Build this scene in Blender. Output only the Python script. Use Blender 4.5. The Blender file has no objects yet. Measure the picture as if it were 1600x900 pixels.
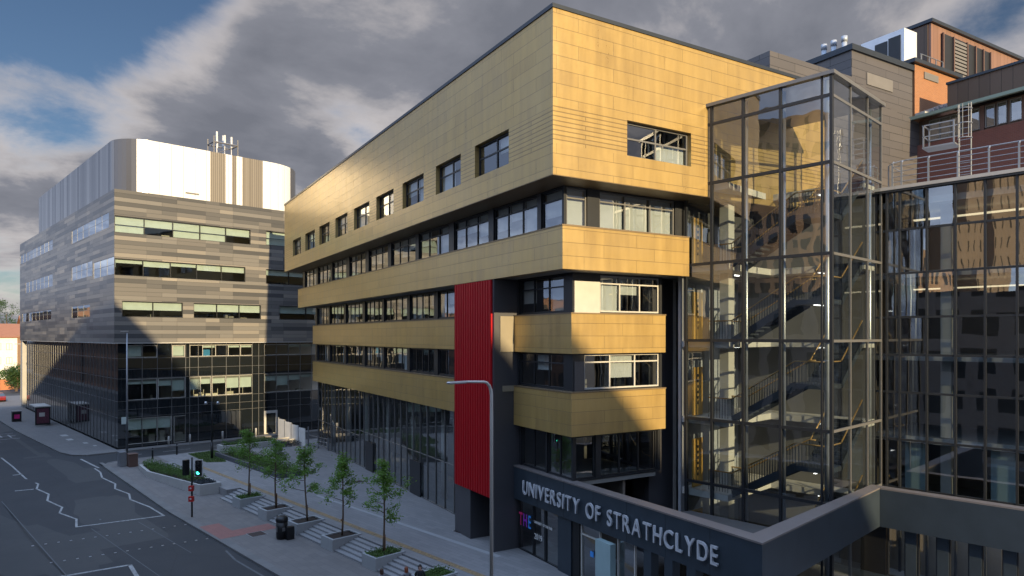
import bpy, bmesh, math, random
from mathutils import Vector, Matrix
R = math.radians
rnd = random.Random(7)
SC = bpy.context.scene
COL = SC.collection

# ------------------------------------------------------------------ camera, sky, sun, exposure
# World axes: X runs across the street (away from the camera), Y runs along the street, metres.
cam_d = bpy.data.cameras.new('camera')
cam = bpy.data.objects.new('camera', cam_d); COL.objects.link(cam)
cam.location = (0, 0, 11.4)
cam.rotation_euler = (R(90), 0, R(-43.48))
cam_d.sensor_width = 36; cam_d.lens = 23.96; cam_d.shift_y = 75/1600
cam_d.clip_start = 0.2; cam_d.clip_end = 4000
SC.camera = cam

SUN_EL = R(15.5)
SH = (-0.2113, -0.9774)
sun_dir = Vector((SH[0]*math.cos(SUN_EL), SH[1]*math.cos(SUN_EL), math.sin(SUN_EL)))
sd = bpy.data.lights.new('sun', 'SUN'); sd.energy = 5.0; sd.angle = R(0.5); sd.color = (1, 0.77, 0.44)
sun = bpy.data.objects.new('sun', sd); COL.objects.link(sun)
sun.rotation_euler = (-sun_dir).to_track_quat('-Z', 'Y').to_euler()
sun.location = (0, -50, 80)

W = bpy.data.worlds.new('World'); SC.world = W; W.use_nodes = True
def build_world():
    nt = W.node_tree; N = nt.nodes; K = nt.links; N.clear()
    out = N.new('ShaderNodeOutputWorld'); bg = N.new('ShaderNodeBackground'); bg.inputs[1].default_value = 0.115
    sky = N.new('ShaderNodeTexSky'); sky.sky_type = 'NISHITA'; sky.sun_disc = False
    sky.sun_elevation = SUN_EL; sky.sun_rotation = R(192.9); sky.air_density = 1.0; sky.dust_density = 0.6; sky.ozone_density = 2.0
    tc = N.new('ShaderNodeTexCoord')
    sep = N.new('ShaderNodeSeparateXYZ'); K.new(tc.outputs['Generated'], sep.inputs[0])
    def m(op, a, b=None, clamp=False):
        n = N.new('ShaderNodeMath'); n.operation = op; n.use_clamp = clamp
        for i, v in enumerate((a, b)):
            if v is None: continue
            if isinstance(v, (int, float)): n.inputs[i].default_value = v
            else: K.new(v, n.inputs[i])
        return n.outputs[0]
    zc = m('ADD', m('MAXIMUM', sep.outputs[2], 0.0), 0.22)
    comb = N.new('ShaderNodeCombineXYZ')
    K.new(m('DIVIDE', sep.outputs[0], zc), comb.inputs[0]); K.new(m('DIVIDE', sep.outputs[1], zc), comb.inputs[1])
    comb.inputs[2].default_value = 3.7
    def noise(scale, det, rough, dist=0.0):
        n = N.new('ShaderNodeTexNoise'); n.inputs['Scale'].default_value = scale; n.inputs['Detail'].default_value = det
        n.inputs['Roughness'].default_value = rough; n.inputs['Distortion'].default_value = dist
        K.new(comb.outputs[0], n.inputs['Vector']); return n.outputs[0]
    n1 = noise(1.5, 9, 0.58, 0.25); n2 = noise(4.0, 6, 0.6); n0 = noise(0.7, 2, 0.5)
    def lobe(v, lo, hi):                       # 1 inside a cone about a sky direction
        v = Vector(v).normalized()
        d = N.new('ShaderNodeVectorMath'); d.operation = 'DOT_PRODUCT'
        K.new(tc.outputs['Generated'], d.inputs[0]); d.inputs[1].default_value = v
        mr = N.new('ShaderNodeMapRange'); mr.interpolation_type = 'SMOOTHSTEP'
        mr.inputs[1].default_value = lo; mr.inputs[2].default_value = hi
        K.new(d.outputs['Value'], mr.inputs[0]); return mr.outputs[0]
    dens = m('ADD', m('MULTIPLY', m('SUBTRACT', n1, .5), 1.5), .74)
    def pix(px, py): return (-.6881*0+((px-800)/1065)*.7256+.6881, -((px-800)/1065)*.6881+.7256, (525-py)/1065)
    for (px, py, lo, hi, w) in ((-900, 300, .90, .99, .10), (70, 0, .972, .997, -.34), (20, 90, .985, .998, -.10), (180, 30, .985, .998, -.14), (90, 190, .983, .998, .16), (230, 190, .983, .998, .12), (475, 225, .992, .9995, -.22), (600, 200, .995, .9995, -.10), (1590, 70, .992, .9995, -.22), (60, 330, .988, .999, -.10),
                                (620, 60, .92, .985, .24), (330, 260, .975, .997, .12), (1100, 60, .96, .99, .05)):
        dens = m('ADD', dens, m('MULTIPLY', lobe(pix(px, py), lo, hi), w))
    cv = N.new('ShaderNodeMapRange'); cv.interpolation_type = 'SMOOTHSTEP'
    cv.inputs[1].default_value = 0.42; cv.inputs[2].default_value = 0.74; K.new(dens, cv.inputs[0]); cov = cv.outputs[0]
    ramp = N.new('ShaderNodeValToRGB'); e = ramp.color_ramp.elements
    e[0].position = 0.52; e[0].color = (4.4, 4.0, 3.8, 1)
    e[1].position = 1.0; e[1].color = (1.08, 1.14, 1.36, 1)
    x = e.new(0.68); x.color = (2.9, 2.75, 2.8, 1); x = e.new(0.82); x.color = (1.45, 1.5, 1.74, 1)
    K.new(m('ADD', dens, m('MULTIPLY', m('SUBTRACT', n2, 0.5), 0.32)), ramp.inputs[0])
    # sky outside the frame, west and overhead, brightened and blued to fill the shade
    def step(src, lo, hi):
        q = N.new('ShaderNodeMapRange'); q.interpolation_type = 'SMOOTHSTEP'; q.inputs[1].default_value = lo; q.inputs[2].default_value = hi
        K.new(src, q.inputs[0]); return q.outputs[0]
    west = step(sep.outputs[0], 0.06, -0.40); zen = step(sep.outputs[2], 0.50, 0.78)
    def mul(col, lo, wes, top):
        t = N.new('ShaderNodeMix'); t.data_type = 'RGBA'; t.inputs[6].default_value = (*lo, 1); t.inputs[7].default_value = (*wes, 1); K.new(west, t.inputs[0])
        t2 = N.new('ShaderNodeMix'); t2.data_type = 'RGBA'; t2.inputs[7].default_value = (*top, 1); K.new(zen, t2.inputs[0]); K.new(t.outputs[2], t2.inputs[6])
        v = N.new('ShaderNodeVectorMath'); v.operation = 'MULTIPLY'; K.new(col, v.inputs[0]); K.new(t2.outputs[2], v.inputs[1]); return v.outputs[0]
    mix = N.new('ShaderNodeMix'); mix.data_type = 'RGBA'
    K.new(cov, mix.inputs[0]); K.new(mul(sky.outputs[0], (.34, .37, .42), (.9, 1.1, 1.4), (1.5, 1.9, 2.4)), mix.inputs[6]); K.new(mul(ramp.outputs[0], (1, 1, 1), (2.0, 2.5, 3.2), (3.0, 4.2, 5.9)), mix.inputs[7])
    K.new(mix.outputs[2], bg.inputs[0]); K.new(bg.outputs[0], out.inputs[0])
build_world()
SC.view_settings.view_transform = 'Standard'; SC.view_settings.look = 'None'
SC.view_settings.exposure = 0.55; SC.view_settings.gamma = 1.0; SC.view_settings.use_curve_mapping = False
cy = SC.cycles
cy.max_bounces = 7; cy.diffuse_bounces = 3; cy.glossy_bounces = 4; cy.transparent_max_bounces = 14; cy.transmission_bounces = 4
cy.caustics_reflective = False; cy.caustics_refractive = False; cy.sample_clamp_indirect = 4.0
try:
    cy.use_denoising = True
except Exception: pass

# ------------------------------------------------------------------ materials
class Mt:
    def __init__(s, name):
        s.m = bpy.data.materials.new(name); s.m.use_nodes = True
        s.nt = s.m.node_tree; s.N = s.nt.nodes; s.K = s.nt.links
        s.p = s.N['Principled BSDF']; s.out = s.N['Material Output']
        s._tc = None
    def tc(s):
        if not s._tc: s._tc = s.N.new('ShaderNodeTexCoord')
        return s._tc.outputs['Object']
    def math(s, op, a, b=None, clamp=False):
        n = s.N.new('ShaderNodeMath'); n.operation = op; n.use_clamp = clamp
        for i, v in enumerate((a, b)):
            if v is None: continue
            if isinstance(v, (int, float)): n.inputs[i].default_value = v
            else: s.K.new(v, n.inputs[i])
        return n.outputs[0]
    def facade(s):                                   # (x+y, z) of the object: runs along every upright face
        sp = s.N.new('ShaderNodeSeparateXYZ'); s.K.new(s.tc(), sp.inputs[0])
        c = s.N.new('ShaderNodeCombineXYZ')
        s.K.new(s.math('ADD', sp.outputs[0], sp.outputs[1]), c.inputs[0]); s.K.new(sp.outputs[2], c.inputs[1])
        return c.outputs[0]
    def noise(s, scale, det=4, rough=.55, vec=None):
        n = s.N.new('ShaderNodeTexNoise'); n.inputs['Scale'].default_value = scale
        n.inputs['Detail'].default_value = det; n.inputs['Roughness'].default_value = rough
        s.K.new(vec if vec is not None else s.tc(), n.inputs['Vector']); return n
    def scaled(s, sx, sy, sz, vec=None):
        n = s.N.new('ShaderNodeMapping'); n.inputs['Scale'].default_value = (sx, sy, sz)
        s.K.new(vec if vec is not None else s.tc(), n.inputs['Vector']); return n.outputs[0]
    def brick(s, w, h, mortar, off=.5, vec=None, c1=(0, 0, 0, 1), c2=(1, 1, 1, 1), cm=(0, 0, 0, 1), smooth=.1):
        b = s.N.new('ShaderNodeTexBrick'); b.offset = off; b.squash = 1
        b.inputs['Scale'].default_value = 1; b.inputs['Brick Width'].default_value = w; b.inputs['Row Height'].default_value = h
        b.inputs['Mortar Size'].default_value = mortar; b.inputs['Mortar Smooth'].default_value = smooth
        b.inputs['Color1'].default_value = c1; b.inputs['Color2'].default_value = c2; b.inputs['Mortar'].default_value = cm
        s.K.new(vec if vec is not None else s.facade(), b.inputs['Vector']); return b
    def ramp(s, fac, stops, const=False):
        r = s.N.new('ShaderNodeValToRGB'); e = r.color_ramp.elements
        if const: r.color_ramp.interpolation = 'CONSTANT'
        while len(e) < len(stops): e.new(0.5)
        for el, (p, c) in zip(e, stops): el.position = p; el.color = (*c, 1)
        s.K.new(fac, r.inputs[0]); return r.outputs[0]
    def mix(s, fac, a, b, mode='MIX'):
        n = s.N.new('ShaderNodeMix'); n.data_type = 'RGBA'; n.blend_type = mode
        for i, v in ((0, fac), (6, a), (7, b)):
            if isinstance(v, (int, float)): n.inputs[i].default_value = v
            elif isinstance(v, tuple): n.inputs[i].default_value = (*v, 1)
            else: s.K.new(v, n.inputs[i])
        return n.outputs[2]
    def bump(s, h, strength=.4, dist=.02, inv=False):
        b = s.N.new('ShaderNodeBump'); b.inputs['Strength'].default_value = strength; b.inputs['Distance'].default_value = dist; b.invert = inv
        s.K.new(h, b.inputs['Height']); s.K.new(b.outputs[0], s.p.inputs['Normal'])
    def set(s, col=None, rough=None, metal=None, spec=None):
        for k, v in (('Base Color', col), ('Roughness', rough), ('Metallic', metal), ('Specular IOR Level', spec)):
            if v is None: continue
            if isinstance(v, (int, float)): s.p.inputs[k].default_value = v
            elif isinstance(v, tuple): s.p.inputs[k].default_value = (*v, 1)
            else: s.K.new(v, s.p.inputs[k])
        return s
M = {}
def plain(name, col, rough=.5, metal=0, var=.15, scale=1.5, spec=.5):
    t = Mt(name); n = t.noise(scale, 5)
    t.set(t.mix(n.outputs[0], tuple(c*(1-var) for c in col), tuple(min(1, c*(1+var)) for c in col)), rough, metal, spec)
    M[name] = t.m; return t
def glass(name, tint, ior, wave=.006, wscale=.9, refl=(.95, .97, 1)):
    t = Mt(name); t.N.remove(t.p)
    tr = t.N.new('ShaderNodeBsdfTransparent'); tr.inputs[0].default_value = (*tint, 1)
    gl = t.N.new('ShaderNodeBsdfGlossy'); gl.inputs['Roughness'].default_value = 0.0; gl.inputs[0].default_value = (*refl, 1)
    ge = t.N.new('ShaderNodeNewGeometry'); dt = t.N.new('ShaderNodeVectorMath'); dt.operation = 'DOT_PRODUCT'      # Schlick reflectance, the same from both sides of a pane
    t.K.new(ge.outputs['Normal'], dt.inputs[0]); t.K.new(ge.outputs['Incoming'], dt.inputs[1])
    g5 = t.math('POWER', t.math('SUBTRACT', 1.0, t.math('ABSOLUTE', dt.outputs['Value']), True), 5.0)
    refl_ = t.math('ADD', t.math('MULTIPLY', g5, 1.0-ior), ior, True)
    n = t.noise(wscale, 1.5, .5)
    b = t.N.new('ShaderNodeBump'); b.inputs['Strength'].default_value = 1; b.inputs['Distance'].default_value = wave
    t.K.new(n.outputs[0], b.inputs['Height']); t.K.new(b.outputs[0], gl.inputs['Normal'])
    mx = t.N.new('ShaderNodeMixShader'); t.K.new(refl_, mx.inputs[0]); t.K.new(tr.outputs[0], mx.inputs[1]); t.K.new(gl.outputs[0], mx.inputs[2])
    t.K.new(mx.outputs[0], t.out.inputs[0]); M[name] = t.m
def emit(name, col, st):
    t = Mt(name); t.set((.8, .8, .8), .5); t.p.inputs['Emission Color'].default_value = (*col, 1); t.p.inputs['Emission Strength'].default_value = st
    M[name] = t.m

def gold(name, w, h, mortar, bumpd):
    t = Mt(name); b = t.brick(w, h, mortar, .37)
    st = t.noise(1.0, 6, .6, t.scaled(2.2, 2.2, .30)); n2 = t.noise(.35, 4, .6); n3 = t.noise(9, 3, .6)
    v = t.math('ADD', t.math('MULTIPLY', b.outputs['Color'], .20), t.math('MULTIPLY', st.outputs[0], .80))
    c = t.ramp(v, [(.15, (.31, .195, .06)), (.42, (.44, .285, .078)), (.60, (.51, .335, .092)), (.85, (.57, .395, .13))])
    c = t.mix(t.math('MULTIPLY', n2.outputs[0], .5), c, (.45, .35, .20))
    c = t.mix(t.math('MULTIPLY', b.outputs['Fac'], .55), c, (.12, .085, .04))
    sw = t.noise(.8, 3, .5, t.scaled(.5, .5, 1.6))
    t.set(c, t.math('ADD', t.math('MULTIPLY', n3.outputs[0], .14), t.math('ADD', .16, t.math('MULTIPLY', st.outputs[0], .2))), .35, .7); t.p.inputs['IOR'].default_value = 1.6
    t.bump(t.math('ADD', b.outputs['Fac'], t.math('ADD', t.math('MULTIPLY', b.outputs['Color'], .12), t.math('MULTIPLY', sw.outputs[0], 1.1))), .6, bumpd, True); M[name] = t.m
gold('gold_cladding', 3.1, .6, .010, .02)
gold('gold_ribs', 7.3, .2, .022, .05)
def planks():
    t = Mt('plank_cladding'); b = t.brick(5.9, .43, .010, .25); b2 = t.brick(2.95, .43, .010, 0.0)
    sp = t.noise(2, 4, .5, t.scaled(.4, .4, 3))
    v = t.math('ADD', t.math('MULTIPLY', b.outputs['Color'], .7), t.math('MULTIPLY', b2.outputs['Color'], .3))
    c = t.ramp(v, [(0, (.07, .072, .076)), (.25, (.105, .104, .104)), (.40, (.148, .142, .135)), (.56, (.185, .178, .168)), (.70, (.245, .226, .20)), (.88, (.33, .295, .25))], True)
    c = t.mix(t.math('MULTIPLY', sp.outputs[0], .3), c, (.13, .125, .12))
    c = t.mix(b.outputs['Fac'], c, (.03, .03, .03))
    t.set(c, .34, .0, .3); t.bump(b.outputs['Fac'], .5, .012, True); M['plank_cladding'] = t.m
planks()
def drum(name, c1, c2, rough, metal, w):
    t = Mt(name); b = t.brick(w, 60, .02, 0.0)
    n = t.noise(.6, 4, .6, t.scaled(2, 2, .15))
    c = t.mix(b.outputs['Color'], c1, c2); c = t.mix(t.math('MULTIPLY', n.outputs[0], .2), c, tuple(x*.75 for x in c1))
    c = t.mix(b.outputs['Fac'], c, tuple(x*.4 for x in c1))
    t.set(c, rough, metal); t.bump(b.outputs['Fac'], .5, .02, True); M[name] = t.m
drum('drum_white', (.80, .80, .79), (.84, .84, .83), .3, .1, 1.2)
drum('drum_grey', (.20, .18, .155), (.26, .235, .205), .45, .3, .22)
drum('drum_silver', (.10, .10, .11), (.27, .275, .29), .32, .5, .85)
def slate(name, c1, c2, w, h, rough, metal=.2):
    t = Mt(name); b = t.brick(w, h, .014, .4); n = t.noise(1, 5)
    c = t.mix(b.outputs['Color'], c1, c2); c = t.mix(t.math('MULTIPLY', n.outputs[0], .3), c, tuple(x*.7 for x in c1))
    c = t.mix(b.outputs['Fac'], c, tuple(x*.3 for x in c1))
    t.set(c, rough, metal); t.bump(b.outputs['Fac'], .5, .015, True); M[name] = t.m
slate('slate_cladding', (.105, .10, .105), (.135, .125, .125), 3.6, .5, .45)
slate('seamed_brown', (.10, .065, .045), (.13, .085, .06), .62, 40, .5)
slate('copper_seam', (.24, .135, .095), (.29, .165, .12), .6, 40, .5)
def bricks(name, c1, c2, cm):
    t = Mt(name); b = t.brick(.225, .075, .01, .5, None, (*c1, 1), (*c2, 1), (*cm, 1)); n = t.noise(.8, 6)
    t.set(t.mix(t.math('MULTIPLY', n.outputs[0], .45), b.outputs['Color'], tuple(x*.7 for x in c1)), .85)
    t.bump(b.outputs['Fac'], .5, .008, True); M[name] = t.m
bricks('orange_brick', (.36, .14, .055), (.29, .11, .045), (.36, .25, .15))
bricks('red_brick', (.20, .062, .042), (.15, .048, .035), (.17, .11, .09))
bricks('brown_brick', (.26, .15, .09), (.20, .11, .07), (.25, .2, .15))
def stone_windows(name, c1, cw, w, h):               # distant faces: stone courses with window openings
    t = Mt(name); b = t.brick(w, h, .62, 0.0, None, (1, 1, 1, 1), (1, 1, 1, 1), (0, 0, 0, 1), .02); n = t.noise(.5, 6)
    c = t.mix(n.outputs[0], tuple(x*.7 for x in c1), c1)
    t.set(t.mix(b.outputs['Fac'], cw, c), .7); M[name] = t.m
stone_windows('sandstone', (.50, .34, .22), (.03, .03, .035), 2.6, 3.3)
stone_windows('grey_stone', (.34, .30, .27), (.03, .035, .04), 3.2, 3.6)
stone_windows('tenement_brick', (.24, .13, .09), (.025, .025, .03), 2.8, 3.4)
stone_windows('tower_stone', (.55, .42, .30), (.05, .04, .035), 1.5, 2.9)

def asphalt():
    t = Mt('asphalt'); n = t.noise(90, 4, .7); n2 = t.noise(.22, 5, .6); n3 = t.noise(.9, 3, .6, t.scaled(2.2, .14, 1))
    c = t.mix(n.outputs[0], (.024, .026, .029), (.046, .048, .052))
    c = t.mix(t.math('MULTIPLY', t.math('ADD', n2.outputs[0], n3.outputs[0]), .45), c, (.036, .038, .042))
    v = t.N.new('ShaderNodeTexVoronoi'); v.feature = 'DISTANCE_TO_EDGE'; v.inputs['Scale'].default_value = .16
    t.K.new(t.noise(.5, 3).outputs['Color'], v.inputs['Vector']) if False else t.K.new(t.tc(), v.inputs['Vector'])
    crack = t.ramp(v.outputs[0], [(0, (1, 1, 1)), (.006, (0, 0, 0))])
    c = t.mix(t.math('MULTIPLY', crack, .5), c, (.02, .02, .022))
    vp = t.N.new('ShaderNodeTexVoronoi'); vp.distance = 'CHEBYCHEV'; vp.inputs['Scale'].default_value = 1; t.K.new(t.scaled(.28, .07, 1), vp.inputs['Vector'])
    sepc = t.N.new('ShaderNodeSeparateColor'); t.K.new(vp.outputs['Color'], sepc.inputs[0])
    c = t.mix(t.ramp(sepc.outputs[0], [(0, (.55, .55, .55)), (.16, (0, 0, 0)), (.88, (0, 0, 0)), (.885, (.5, .5, .5))], True), c, (.075, .074, .072))
    st_ = t.noise(1.6, 5, .7); c = t.mix(t.ramp(st_.outputs[0], [(.62, (0, 0, 0)), (.72, (.6, .6, .6))]), c, (.022, .022, .023))
    t.set(c, t.math('ADD', .62, t.math('MULTIPLY', n2.outputs[0], .25)), 0, .4); t.bump(n.outputs[0], .35, .01); M['asphalt'] = t.m
asphalt()
def paving(name, c1, c2, w, h, cm, vscale=.3):
    t = Mt(name); sp = t.N.new('ShaderNodeSeparateXYZ'); t.K.new(t.tc(), sp.inputs[0])
    cb = t.N.new('ShaderNodeCombineXYZ'); t.K.new(sp.outputs[1], cb.inputs[0]); t.K.new(sp.outputs[0], cb.inputs[1])
    b = t.brick(w, h, .009, .5, cb.outputs[0], (*c1, 1), (*c2, 1), (*cm, 1)); n = t.noise(vscale, 6, .65); n2 = t.noise(14, 4, .7)
    c = t.mix(t.math('MULTIPLY', n.outputs[0], .6), b.outputs['Color'], tuple(x*.62 for x in c1))
    c = t.mix(t.math('MULTIPLY', n2.outputs[0], .3), c, tuple(x*1.25 for x in c2))
    t.set(c, .75); t.bump(b.outputs['Fac'], .3, .005, True); M[name] = t.m
paving('plaza_paving', (.20, .20, .205), (.27, .265, .265), .9, .3, (.12, .12, .12))
paving('pavement_slabs', (.145, .135, .13), (.19, .175, .165), .6, .45, (.085, .08, .078))
paving('far_pavement', (.15, .145, .14), (.19, .18, .175), .6, .6, (.09, .088, .085))
paving('red_tactile', (.30, .13, .11), (.25, .115, .10), .4, .4, (.16, .08, .07))
paving('granite_kerb', (.14, .138, .135), (.19, .185, .18), .9, 5, (.08, .08, .08))
def marking(name, col):                                # worn road paint
    t = Mt(name); n = t.noise(7, 6, .75); n2 = t.noise(1.1, 3)
    f = t.ramp(t.math('ADD', n.outputs[0], t.math('MULTIPLY', n2.outputs[0], .3)), [(.50, (1, 1, 1)), (.78, (.25, .25, .25))])
    t.set(t.mix(f, (.06, .062, .065), col), .7); M[name] = t.m
marking('white_paint', (.46, .46, .45)); marking('yellow_strip', (.40, .27, .12))
plain('faint_paint', (.11, .115, .12), .8, 0, .4, 5)
def concrete(name, col):
    t = Mt(name); n = t.noise(1.2, 7, .65); n2 = t.noise(18, 4); st = t.noise(3, 4, .6, t.scaled(2, 2, .3))
    c = t.mix(n.outputs[0], tuple(x*.75 for x in col), tuple(min(1, x*1.15) for x in col)); c = t.mix(t.math('MULTIPLY', st.outputs[0], .35), c, tuple(x*.6 for x in col))
    t.set(c, .75); t.bump(n2.outputs[0], .2, .006); M[name] = t.m
concrete('concrete', (.36, .37, .375)); concrete('pale_stone', (.46, .45, .43)); concrete('dark_stone', (.09, .095, .105))
concrete('nosing', (.23, .23, .235)); concrete('step_stone', (.30, .30, .305))
plain('frame_dark', (.030, .033, .038), .4, .3); plain('frame_grey', (.19, .19, .19), .4, .4); plain('frame_light', (.50, .49, .46), .45)
plain('canopy_metal', (.040, .055, .072), .38, .25, .28, .9); plain('canopy_top', (.20, .18, .175), .5, .3)
plain('pier_grey', (.085, .085, .095), .42, .35, .12, .7); plain('cap_dark', (.04, .05, .065), .4, .4)
plain('side_beige', (.27, .235, .17), .6); plain('soffit', (.22, .16, .09), .45, .3, .2, 1); plain('slab', (.22, .22, .21), .8)
plain('white_wall', (.62, .60, .56), .8); plain('cool_wall', (.36, .38, .41), .8); plain('beige_wall', (.20, .17, .14), .8, 0, .2, .7); plain('dark_wall', (.055, .055, .06), .7)
plain('interior_grey', (.20, .195, .19), .85, 0, .3, .6)
plain('blind_green', (.50, .58, .55), .8); plain('blind_white', (.78, .78, .76), .8); plain('blind_teal', (.30, .42, .44), .7)
plain('letter_steel', (.62, .64, .68), .35, .3, .06); plain('steel', (.50, .52, .55), .32, .7); plain('lamp_paint', (.55, .53, .50), .5, .1); plain('galv', (.27, .285, .31), .45, .6)
plain('flue_steel', (.42, .46, .52), .45, .3); plain('stair_dark', (.05, .06, .075), .5, .2); plain('hand_rail', (.50, .31, .11), .35, .35)
plain('column_white', (.55, .54, .50), .6); plain('gold_panel', (.72, .42, .10), .45, .2); plain('floor_warm', (.42, .36, .29), .35)
plain('black_metal', (.012, .013, .015), .4, .2); plain('white_metal', (.66, .66, .66), .4, .2); plain('bark', (.11, .075, .05), .9, 0, .3, 12)
plain('stake_wood', (.20, .10, .05), .85); plain('soil', (.035, .024, .018), 1, 0, .5, 10); plain('louvre', (.22, .21, .20), .5, .4)
plain('plant_white', (.74, .75, .78), .35, .2); plain('verdigris', (.24, .30, .24), .6, .1); plain('lead', (.42, .41, .40), .6)
plain('render_white', (.72, .71, .68), .8); plain('roof_tile', (.30, .13, .07), .8); plain('roof_slate', (.07, .07, .075), .7)
plain('roof_felt', (.10, .10, .10), .9); plain('furniture', (.45, .43, .38), .6, 0, .5, 3); plain('furn_red', (.5, .02, .02), .6); plain('furn_blue', (.03, .22, .45), .6)
plain('signal_red', (.45, .02, .02), .5); plain('poster_dark', (.10, .03, .05), .4, 0, .8, 6); plain('skin', (.55, .32, .24), .6)
plain('hair_dark', (.02, .013, .01), .6); plain('hair_brown', (.055, .025, .015), .55); plain('hair_red', (.20, .055, .02), .55)
plain('cloth_black', (.015, .016, .02), .8); plain('cloth_grey', (.16, .16, .18), .9); plain('cloth_blue', (.05, .07, .14), .9)
plain('car_red', (.22, .015, .015), .25, .1); plain('rubber', (.015, .015, .015), .8); plain('magenta', (.62, .02, .20), .5); plain('iron', (.05, .035, .032), .7, .3)
plain('rust_brown', (.12, .07, .055), .8); plain('orange_fence', (.42, .16, .07), .7)
emit('strip_light', (1, .80, .48), .9); emit('stair_light', (1, .95, .86), 3.2); emit('lamp_green', (.05, 1, .62), 3.5); emit('office_light', (1, .86, .6), 1.6)
plain('poster_pink', (.78, .04, .20), .5, 0, .05); plain('poster_purple', (.34, .05, .52), .5, 0, .05); plain('poster_blue', (.06, .30, .78), .5, 0, .05)
def corrug():
    t = Mt('red_corrugated'); n = t.noise(1, 4, .6, t.scaled(2, 2, .2))
    t.set(t.mix(n.outputs[0], (.33, .004, .010), (.43, .008, .014)), .5, 0, .2); M['red_corrugated'] = t.m
corrug()
def spandrel():
    t = Mt('dark_glass'); n = t.noise(.7, 2)
    t.set((.010, .013, .016), .03, 0, .75); t.p.inputs['IOR'].default_value = 1.7; t.bump(n.outputs[0], 1, .004); M['dark_glass'] = t.m
spandrel()
glass('window_glass', (.72, .78, .80), .26, .004); glass('mirror_glass', (.4, .44, .45), .42, .003); glass('left_glass', (.80, .84, .81), .10, .004)
glass('tower_glass', (.77, .83, .85), .20, .013, .6); glass('curtain_glass', (.66, .72, .75), .24, .006, .5)
glass('clear_glass', (.82, .87, .86), .07, .005); glass('shop_glass', (.66, .71, .72), .24, .007, .7)
def leafmat(name, c1, c2):
    t = Mt(name); n = t.noise(2.2, 3); n2 = t.noise(25, 2)
    c = t.mix(t.math('ADD', t.math('MULTIPLY', n.outputs[0], .6), t.math('MULTIPLY', n2.outputs[0], .4)), c1, c2)
    t.set(c, .5); tr = t.N.new('ShaderNodeBsdfTranslucent'); t.K.new(c, tr.inputs[0])
    mx = t.N.new('ShaderNodeMixShader'); mx.inputs[0].default_value = .38
    t.K.new(t.p.outputs[0], mx.inputs[1]); t.K.new(tr.outputs[0], mx.inputs[2]); t.K.new(mx.outputs[0], t.out.inputs[0]); M[name] = t.m
leafmat('leaf', (.09, .20, .025), (.20, .36, .06)); leafmat('hedge_leaf', (.05, .11, .02), (.12, .21, .04)); leafmat('far_leaf', (.04, .085, .025), (.07, .13, .04))
leafmat('grass', (.05, .10, .02), (.09, .15, .035)); leafmat('slate_leaf', (.03, .04, .05), (.06, .075, .085))

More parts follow.
